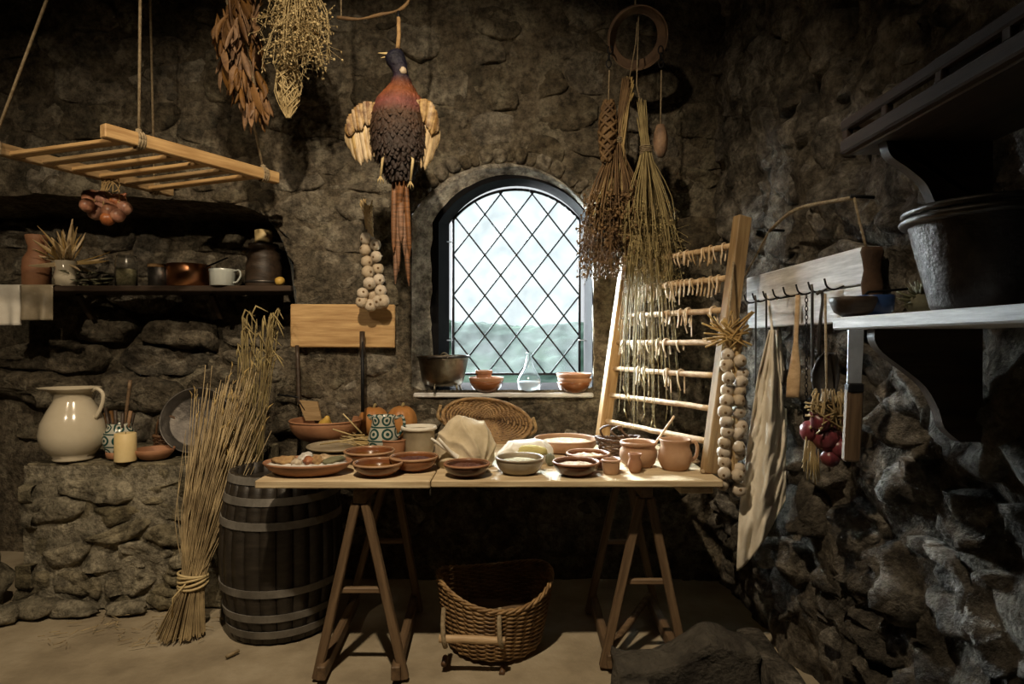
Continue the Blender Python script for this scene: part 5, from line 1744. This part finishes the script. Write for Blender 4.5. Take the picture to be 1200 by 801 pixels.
# footed bronze cauldron
p = Vector((at(519, 450, 3.47).x, 3.47, SZ+.004)); s = 3.47/F
ca = thing('bronze_cauldron', 'tarnished bronze cauldron on short legs at the left of the window sill', 'cauldron', p)
MB().lathe(vessel([(.0, 5*s), (14*s, 5.5*s), (22*s, 8*s), (25*s, 14*s), (27.5*s, 26*s), (29.5*s, 36*s), (30.5*s, 40*s)], .005), p, 48).build('body', 'bronze', ca)
MB().lathe([(29*s, 38.5*s), (31.5*s, 39*s), (32*s, 41*s), (30*s, 41.5*s), (29*s, 40*s)], p, 48).build('rim', 'pan', ca)
for a in (.6, 2.5, 4.4, 5.6):
    q = p+Vector((22*s*math.cos(a), 22*s*math.sin(a), 0))
    MB().tube([q+Vector((0, 0, 9*s)), q+Vector((.004*math.cos(a), .004*math.sin(a), 4*s)), q+Vector((.012*math.cos(a), .012*math.sin(a), 0))], [.009, .006, .007], 7).build('leg', 'bronze', ca)
pts = [p+Vector((5*s+4*s*math.cos(a), -30*s, 41*s+4*s*math.sin(a))) for a in [2*PI*i/14 for i in range(15)]]
MB().tube(pts, .0035, 6).build('ring', 'bronze', ca)
MB().tube(bez([p+Vector((-30*s, 0, 40*s)), p+Vector((-22*s, -24*s, 41*s)), p+Vector((5*s, -31*s, 42*s)), p+Vector((24*s, -22*s, 42*s)), p+Vector((31*s, 0, 40*s))], 24), .004, 6).build('bail', 'bronze', ca)
# two stacked bowls and a pot
def sb(name, label, x, z, r, h, mat, ft=.5, cat='bowl'):
    p = Vector((at(x, 440, SY).x, SY, z))
    o = thing(name, label, cat, p)
    pr = [(r*ft, 0), (r*ft+.003, .003)]+[(r*(ft+(1-ft)*math.sin(k/6*PI/2)), .003+(h-.003)*(1-math.cos(k/6*PI/2))**.8) for k in range(1, 7)]
    MB().lathe(vessel(pr, .005), p, 36).build('body', mat, o)
    return o
k_ = SY/F
sb('terracotta_bowl', 'lower brown bowl of the stack left of the glass flask', 570, SZ, 19.5*k_, .062, 'glaze', .5)
sb('terracotta_bowl', 'upper terracotta bowl of the stack left of the glass flask', 570, SZ+.022, 20.5*k_, .060, 'terra', .5)
p = Vector((at(567, 440, SY).x, SY, SZ+.030))
o = thing('terracotta_pot', 'small terracotta pot standing in the bowls on the window sill', 'pot', p)
MB().lathe(vessel([(6.5*k_, 0), (7*k_, .003), (8.8*k_, 13*k_), (9*k_, 15*k_), (10*k_, 15.5*k_), (10*k_, 19*k_)], .004), p, 32).build('body', 'terra', o)
for i, lab in enumerate(('bottom bowl of the three terracotta bowls at the right of the window sill', 'middle bowl of the three terracotta bowls at the right of the window sill', 'top bowl of the three terracotta bowls at the right of the window sill')):
    sb('terracotta_bowl', lab, 672.5+(0, 1, 0)[i], SZ+(0, .028, .056)[i], (19.5, 20, 20.5)[i]*k_, (.056, .05, .048)[i], ('glaze', 'terra', 'terra')[i], .62)
# flask
p = Vector((at(620, 450, 3.44).x, 3.44, SZ)); s = 3.44/F
o = thing('glass_flask', 'clear round-bottomed glass flask with a conical neck on the window sill', 'flask', p)
out = [(8*s, 0), (12*s, 2*s), (14.3*s, 9*s), (14*s, 14*s), (11*s, 20*s), (6.5*s, 27*s), (4*s, 35*s), (2.8*s, 44*s), (3.4*s, 46*s)]
MB().lathe(vessel(out, .0025), p, 40).build('body', 'glass', o)
w_ = [(0, .003), (7.5*s, .0032), (11.2*s, 2.6*s), (13.3*s, 9*s), (13.1*s, 12.5*s), (0, 12.5*s)]
tag(MB().lathe(w_, p, 36).build('water', 'water'), 'water in the lower half of the glass flask', 'water', kind='stuff')

# plank on the wall, iron pokers
o = tag(board('wall_plank', at(341, 381, 3.345), at(463, 381.5, 3.345), .03, .235, 'pine', None, bev=.006), 'wide pale plank fixed to the back wall under the short garlic plait', 'plank')
t = thing('iron_poker', 'thin dark iron poker leaning on the back wall below the plank', 'poker', at(425, 484, 3.2))
MB().tube([Vector((at(424.5, 390, 3.28).x, 3.28, at(424.5, 390, 3.28).z)), at(425, 482, 3.19)], .009, 8).build('shaft', 'black', t)
MB().tube([at(424.5, 388, 3.285), at(424.5, 418, 3.26)], .0145, 8).build('grip', 'dark', t)
t = thing('iron_pin', 'short dark iron hook on the wall left of the pumpkins', 'hook', at(338, 463, 3.3))
MB().tube(bez([at(326, 462, 3.35), at(338, 463, 3.30), at(350, 465, 3.28)], 8), .006, 6).build('shaft', 'black', t)

# ------------------------------------------------------------ hearth bench: jug, painted jar, candle, dish, pan
BZ = PZ+.004
def bn(x, yb, r=0): return on(x, yb, r, BZ)
p = bn(86, 541, .085); s = p.y/F
o = thing('cream_jug', 'big glossy cream pitcher standing on the left of the hearth bench', 'jug', p)
pr = [(20*s, 0), (21*s, 1.5*s), (20*s, 4*s), (24*s, 8*s), (32*s, 18*s), (34.5*s, 30*s), (32*s, 44*s), (26*s, 57*s), (20*s, 68*s), (18.5*s, 74*s), (21*s, 79*s), (26*s, 82*s), (28.5*s, 83.5*s)]
def spout(a, r, z):
    d = math.cos(a-PI)
    return r*(1+.42*max(0, d)**6*max(0, (z-70*s)/(13*s)))
MB().lathe(vessel(pr, .005), p, 56, fn=spout).build('body', 'cream', o)
handle(o, p, [(23*s, -.01, 80*s), (31*s, -.02, 83*s), (38*s, -.02, 76*s), (36*s, -.02, 62*s), (29*s, -.02, 48*s)], .0095, 'cream')
p = bn(140, 538, .06); s = p.y/F
o = thing('painted_jar', 'white jar with green painted scrolls behind the candle on the hearth bench', 'jar', p)
MB().lathe(vessel([(12*s, 0), (13*s, 2*s), (14*s, 8*s), (17.5*s, 18*s), (17*s, 26*s), (13.5*s, 34*s), (12*s, 37*s), (13*s, 40*s)], .005), p, 36).build('body', 'painted', o)
MB().lathe([(12.2*s, .001), (13.4*s, 2*s), (14.4*s, 8*s), (14.2*s, 8*s), (12*s, .001)], p, 36).build('base_band', 'terra', o)
for i in range(9):
    a = R(0, 6.28); q = p+Vector((7*s*math.cos(a), 7*s*math.sin(a), 14*s)); L = R(36, 45)*s
    tag(MB().tube([q, q+Vector((math.cos(a)*8*s, math.sin(a)*6*s, L))], [.007, .009], 7).build('spice_stick', 'dark' if i % 3 else 'leafB'), 'short brown stick standing in the painted jar', 'stick', 'sticks in the painted jar')
tag(rodz('long_stick', p+Vector((.01, 0, .08)), at(153, 444, p.y), .007, .009, 'leg', None, 8, .002), 'tallest pale stick standing in the painted jar', 'stick')
p = bn(147, 541, .035); s = p.y/F
o = thing('pillar_candle', 'thick cream pillar candle in front of the painted jar', 'candle', p)
MB().lathe([(0, 0), (11.4*s, 0), (11.6*s, .004), (11.4*s, 32*s), (10.5*s, 33*s), (7*s, 32*s), (0, 31*s)], p, 32).build('wax', 'wax', o)
MB().tube([p+Vector((0, 0, 31*s)), p+Vector((.002, 0, 34*s))], .0015, 5).build('wick', 'black', o)
p = bn(181, 539, .07); s = p.y/F
o = thing('terracotta_dish', 'shallow terracotta dish right of the candle on the hearth bench', 'dish', p)
MB().lathe(vessel([(14*s, 0), (15*s, .003), (20*s, 6*s), (22*s, 11*s)], .005), p, 36).build('body', 'terra', o)
c = p+Vector((-5*s, .06, 0))
o, P = basket('small_dark_basket', 'small dark basket with a strap behind the terracotta dish', Vector((c.x, c.y+.09, BZ)), .055, .045, .08, .12, 14, 8, .2, 'wickD', None, .005, .85)
MB().tube(bez([P(PI*.9, 1), P(PI*.9, 1)+Vector((.03, -.02, .09)), P(.1, 1)+Vector((-.02, -.02, .10)), P(.1, 1)], 16), .006, 6).build('handle', 'wickD', o)
# fire-lit stone lump by the pan and round pan leaning on the wall
MB().blob(bn(193, 536, .10)+Vector((0, .16, .06)), (.07, .06, .085), .35, 1.6, 3, 4).build('stone', 'benchstone', bench)
q = at(232, 493, 3.28)
o = thing('round_pan', 'large round blackened pan leaning upright behind the wheat sheaf', 'pan', q+Vector((0, 0, -.15)))
rt = Matrix.Rotation(math.radians(12), 3, 'Z') @ Matrix.Rotation(math.radians(72), 3, 'X')
s = q.y/F
MB().lathe([(0, .012), (28*s, .012), (30*s, .016), (37*s, .050), (38.5*s, .052), (38.5*s, .047), (31.5*s, .008), (29*s, .004), (0, .004)], q, 56, rot=rt).build('pan_body', 'pan', o)
MB().tube(bez([q+Vector((.10, -.05, .12)), q+Vector((.14, -.08, .13)), q+Vector((.15, -.06, .09))], 10), .006, 6).build('loop_handle', 'pan', o)

# ------------------------------------------------------------ alcove shelf and what stands on it
YS = 3.50
shelf_y = lambda y: EYE+(400-y)*YS/F
zs_ = 1.615
al = thing('alcove_shelf', 'long brown plank shelf across the hearth alcove', 'shelf', (-1.95, 3.55, 1.58))
board('shelf_board', (-2.86, 3.58, zs_-.016), (-1.235, 3.58, zs_-.016), .30, .032, 'shelfdark', al)
for x in (80, 240):
    q = at(x, 345, 3.52)
    board('bracket', (q.x, 3.60, zs_-.034), (q.x, 3.72, zs_-.17), .03, .03, 'dark', al, up=(1, 0, 0))
def sh_(x, Y=3.52): return Vector((at(x, 335, Y).x, Y, zs_))
s = 3.52/F
p = sh_(43)
o = thing('tall_clay_jug', 'tall narrow-necked terracotta jug at the left of the alcove shelf', 'jug', p)
MB().lathe(vessel([(13*s, 0), (14*s, .004), (14.5*s, 22*s), (13.5*s, 33*s), (9*s, 41*s), (8.5*s, 47*s), (11*s, 55*s), (11.5*s, 60*s)], .005), p, 36).build('body', 'terra', o)
handle(o, p, [(10*s, -.02, 54*s), (16*s, -.03, 50*s), (16*s, -.03, 40*s), (12.5*s, -.02, 32*s)], .008, 'terra')
p = sh_(77)
o = thing('plant_pot', 'small cream pot with dry leaves on the alcove shelf', 'plant', p)
MB().lathe(vessel([(9*s, 0), (10*s, .004), (12*s, 12*s), (10*s, 20*s), (11.5*s, 30*s)], .005), p, 32).build('pot', 'cream', o)
ld = [leaf_data(R(.16, .24), R(.014, .022), R(-.5, .5), R(-.6, .6)).build('leaf', 'husk', fix=False) for _ in range(5)]
for i in range(46):
    l = ld[i] if i < 5 else dup(ld[i % 5])
    l.parent = o; l.location = (R(-.02, .02), R(-.02, .02), 27*s)
    a = R(0, 6.28); e = R(.15, 1.0) if i % 3 else R(1.2, 1.9)
    l.rotation_euler = (PI-e*math.sin(a)*.7, e*math.cos(a), R(0, 6.28)); k = R(.7, 1.15); l.scale = (k, k, k)
p = sh_(98, 3.60)
o = thing('dark_sprigs', 'dark leafy sprigs lying on the alcove shelf right of the cream pot', 'sprigs', p)
for i in range(22):
    l = dup(ld[i % 5]); l.data = l.data.copy(); l.data.materials[0] = MT['herbG']
    l.parent = o; l.location = (R(-.05, .03), R(-.04, .04), R(.02, .10)); l.rotation_euler = (R(.9, 1.5)*random.choice((-1, 1)), R(1.4, 2.3)*-1, R(-.8, .8)); l.scale = (.7, .7, .7)
p = sh_(148)
o = thing('glass_jar', 'glass jar half full of pale grain on the alcove shelf', 'jar', p)
MB().lathe(vessel([(11*s, 0), (11.6*s, .003), (11.6*s, 30*s), (10*s, 34*s), (10.5*s, 36*s)], .003), p, 32).build('body', 'glass', o)
tag(MB().lathe([(0, .004), (10.6*s, .004), (10.6*s, 20*s), (6*s, 21*s), (0, 20.5*s)], p, 28).build('grain', 'meal'), 'pale grain inside the glass jar on the shelf', 'grain', kind='stuff')
p = sh_(187)
o = thing('dark_mug', 'dark ribbed mug left of the copper saucepan', 'mug', p)
MB().lathe(vessel([(11*s, 0), (11.5*s, .003), (12*s, 23*s)], .004), p, 36, fn=lambda a, r, z: r*(1+.03*math.cos(18*a))).build('body', 'pan', o)
MB().lathe([(11.6*s, 22*s), (12.6*s, 22.5*s), (12.8*s, 26*s), (11.6*s, 26*s)], p, 36).build('rim', 'bread', o)
p = sh_(221, 3.54); s2 = 3.54/F
o = thing('copper_saucepan', 'shiny copper saucepan with a long dark handle on the alcove shelf', 'saucepan', p)
MB().lathe(vessel([(21.5*s2, 0), (22.5*s2, .004), (23*s2, 14*s2), (23.5*s2, 26*s2)], .003), p, 48).build('body', 'copper', o)
MB().tube(bez([p+Vector((21*s2, -.02, 23*s2)), p+Vector((36*s2, -.05, 27*s2)), p+Vector((54*s2, -.09, 32*s2))], 10), .007, 7, flat=.6).build('handle', 'black', o)
p = sh_(261, 3.47)
o = thing('enamel_cup', 'pale ribbed enamel cup right of the copper saucepan', 'cup', p)
MB().lathe(vessel([(12.5*s, 0), (13.5*s, .003), (14*s, 16*s), (15*s, 19*s)], .003), p, 40, fn=lambda a, r, z: r*(1+.02*math.cos(14*a))).build('body', 'enamel', o)
handle(o, p, [(13*s, -.01, 17*s), (20*s, -.015, 18*s), (22*s, -.015, 12*s), (18*s, -.015, 5*s), (13*s, -.01, 4*s)], .005, 'enamel')
p = sh_(309, 3.56)
o = thing('coffee_mill', 'dark round-shouldered box mill at the right end of the alcove shelf', 'mill', p)
MB().lathe([(0, 0), (20*s, 0), (20.5*s, .006), (20*s, 26*s), (18*s, 33*s), (19*s, 36*s), (14*s, 45*s), (17*s, 47*s), (17*s, 51*s), (0, 51*s)], p, 36).build('body', 'dark', o)
MB().lathe([(20.2*s, 4*s), (21.2*s, 4.5*s), (21.2*s, 7*s), (20.2*s, 7.5*s)], p, 36).build('hoop', 'pan', o)
MB().blob(p+Vector((-20*s, -.03, 41*s)), (.016, .016, .014), 0, 1, 2).build('crank_knob', 'stoneware', o)
q = p+Vector((0, 0, 51.2*s))
o = thing('short_candle', 'short cream candle on top of the dark mill', 'candle', q)
MB().lathe([(0, 0), (10*s, 0), (10*s, 16*s), (8*s, 17*s), (0, 16*s)], q, 28).build('wax', 'wax', o)
MB().tube([q+Vector((0, 0, 15*s)), q+Vector((0, 0, 18*s))], .0015, 5).build('wick', 'black', o)
tag(MB().blob(sh_(330, 3.46)+Vector((-.01, 0, .028)), (.028, .028, .026), .1, 2, 2).build('small_fruit', 'squash'), 'small round dry fruit at the right end of the alcove shelf', 'fruit')
# cloths over the left end of the shelf
def hang(x0, x1, y1, ph):
    def fn(u, v):
        a = at(x0+(x1-x0)*v, 333, 3.41)
        if u < .25: return Vector((a.x, 3.50-.09*u/.25, zs_+.004))
        k = (u-.25)/.75
        return Vector((a.x+.01*math.sin(v*8+ph)*k, 3.415+.018*math.sin(v*12+ph)*k-.004, zs_-k*(y1-333)*3.41/F+.0*v))
    return fn
tag(MB().sheet(hang(-14, 23, 380, 1), 20, 14, .003).build('shelf_cloth', 'linenW'), 'pale cloth hanging over the left end of the alcove shelf', 'cloth')
tag(MB().sheet(hang(24, 62, 374, 3), 20, 14, .003).build('shelf_cloth', 'stoneware'), 'grey cloth hanging over the alcove shelf below the tall clay jug', 'cloth')

# ------------------------------------------------------------ wheat sheaf
base = Vector((-1.45, 2.72, 0)); tie = Vector((-1.425, 2.745, .245))
ws_ = thing('wheat_sheaf', 'tall tied sheaf of wheat straw standing on the floor against the hearth bench', 'sheaf', base)
mb, ea = MB(), MB()
for i in range(360):
    a = R(0, 6.28); q = math.sqrt(random.random()); dx, dy = q*math.cos(a), q*math.sin(a)
    p0 = base+Vector((dx*.105-.015, dy*.085, R(0, .02))); p1 = tie+Vector((dx*.050, dy*.05, R(-.01, .01)))
    k = R(.74, 1.04) if random.random() < .7 else R(.45, .8)
    w_ = R(-1, 1)*.35+dx*.8
    fanx = 270+54*w_; top = at(fanx, 452+26*w_*w_-10*w_+R(-30, 50), 2.99+.10*dy+.12*max(0, w_))
    p3 = p1.lerp(top, k); p2 = p1.lerp(p3, .5)+Vector((R(-.02, .02), -.03+R(-.015, .015), 0))
    pts = bez([p0, p1, p2, p3], 9)
    mb.tube(pts, R(.0014, .0025), 4, cap=False)
    if random.random() < .2:
        d = (pts[-1]-pts[-2]).normalized(); e = pts[-1]
        ea.tube([e, e+d*.02, e+d*.05+Vector((R(-.015, .015), 0, -.01))], [.002, .004, .001], 5)
mb.build('stalks', 'straw', ws_, kind='stuff'); ea.build('ears', 'straw', ws_, kind='stuff')
mb = MB()
for k in range(5):
    mb.tube([tie+Vector((.060*math.cos(a), .060*math.sin(a), (k-2)*.010+.012*math.sin(a*1+k))) for a in [2*PI*i/30 for i in range(31)]], .006, 5)
mb.tube([tie+Vector((.0, -.06, 0)), tie+Vector((-.04, -.09, -.05)), tie+Vector((-.05, -.08, -.14))], .004, 4)
mb.build('straw_band', 'strawP', ws_)
# thicker dark leafy stems at the top of the sheaf
t = thing('reed_bundle', 'darker bundle of dry reed plumes behind the top of the wheat sheaf', 'reeds', Vector((-1.33, 3.16, .72)))
mb = MB()
for i in range(46):
    p0 = Vector((-1.36+R(-.03, .03), 3.22+R(-.03, .03), .45)); x = R(-1, 1)
    p3 = at(302+24*x, R(366, 430), 3.24+R(-.06, .03))
    p4 = p3+Vector((R(-.02, .09), R(-.04, .02), R(-.07, .01)))
    pts = bez([p0, p0.lerp(p3, .5)+Vector((R(-.02, .02), 0, 0)), p3, p4], 10)
    n_ = len(pts)
    mb.tube(pts, [.0020]*(n_-4)+[.0045, .006, .004, .001], 4, cap=False, flat=.4)
mb.build('plumes', 'twigG', t, kind='stuff')

# loose straw bits on the floor
mb = MB()
for i in range(60):
    q = Vector((R(-2.1, -1.35), R(2.62, 2.93), .008)); a = R(0, 6.28); L = R(.02, .07)
    mb.tube([q, q+Vector((math.cos(a)*L, math.sin(a)*L, .002))], .0018, 4)
q = at(265, 770, 2.52); q.z = .01
mb.tube([q, q+Vector((.03, .05, .0))], .007, 5)
tag(mb.build('straw_litter', 'straw'), 'loose straw bits on the floor by the wheat sheaf', 'straw', kind='stuff')
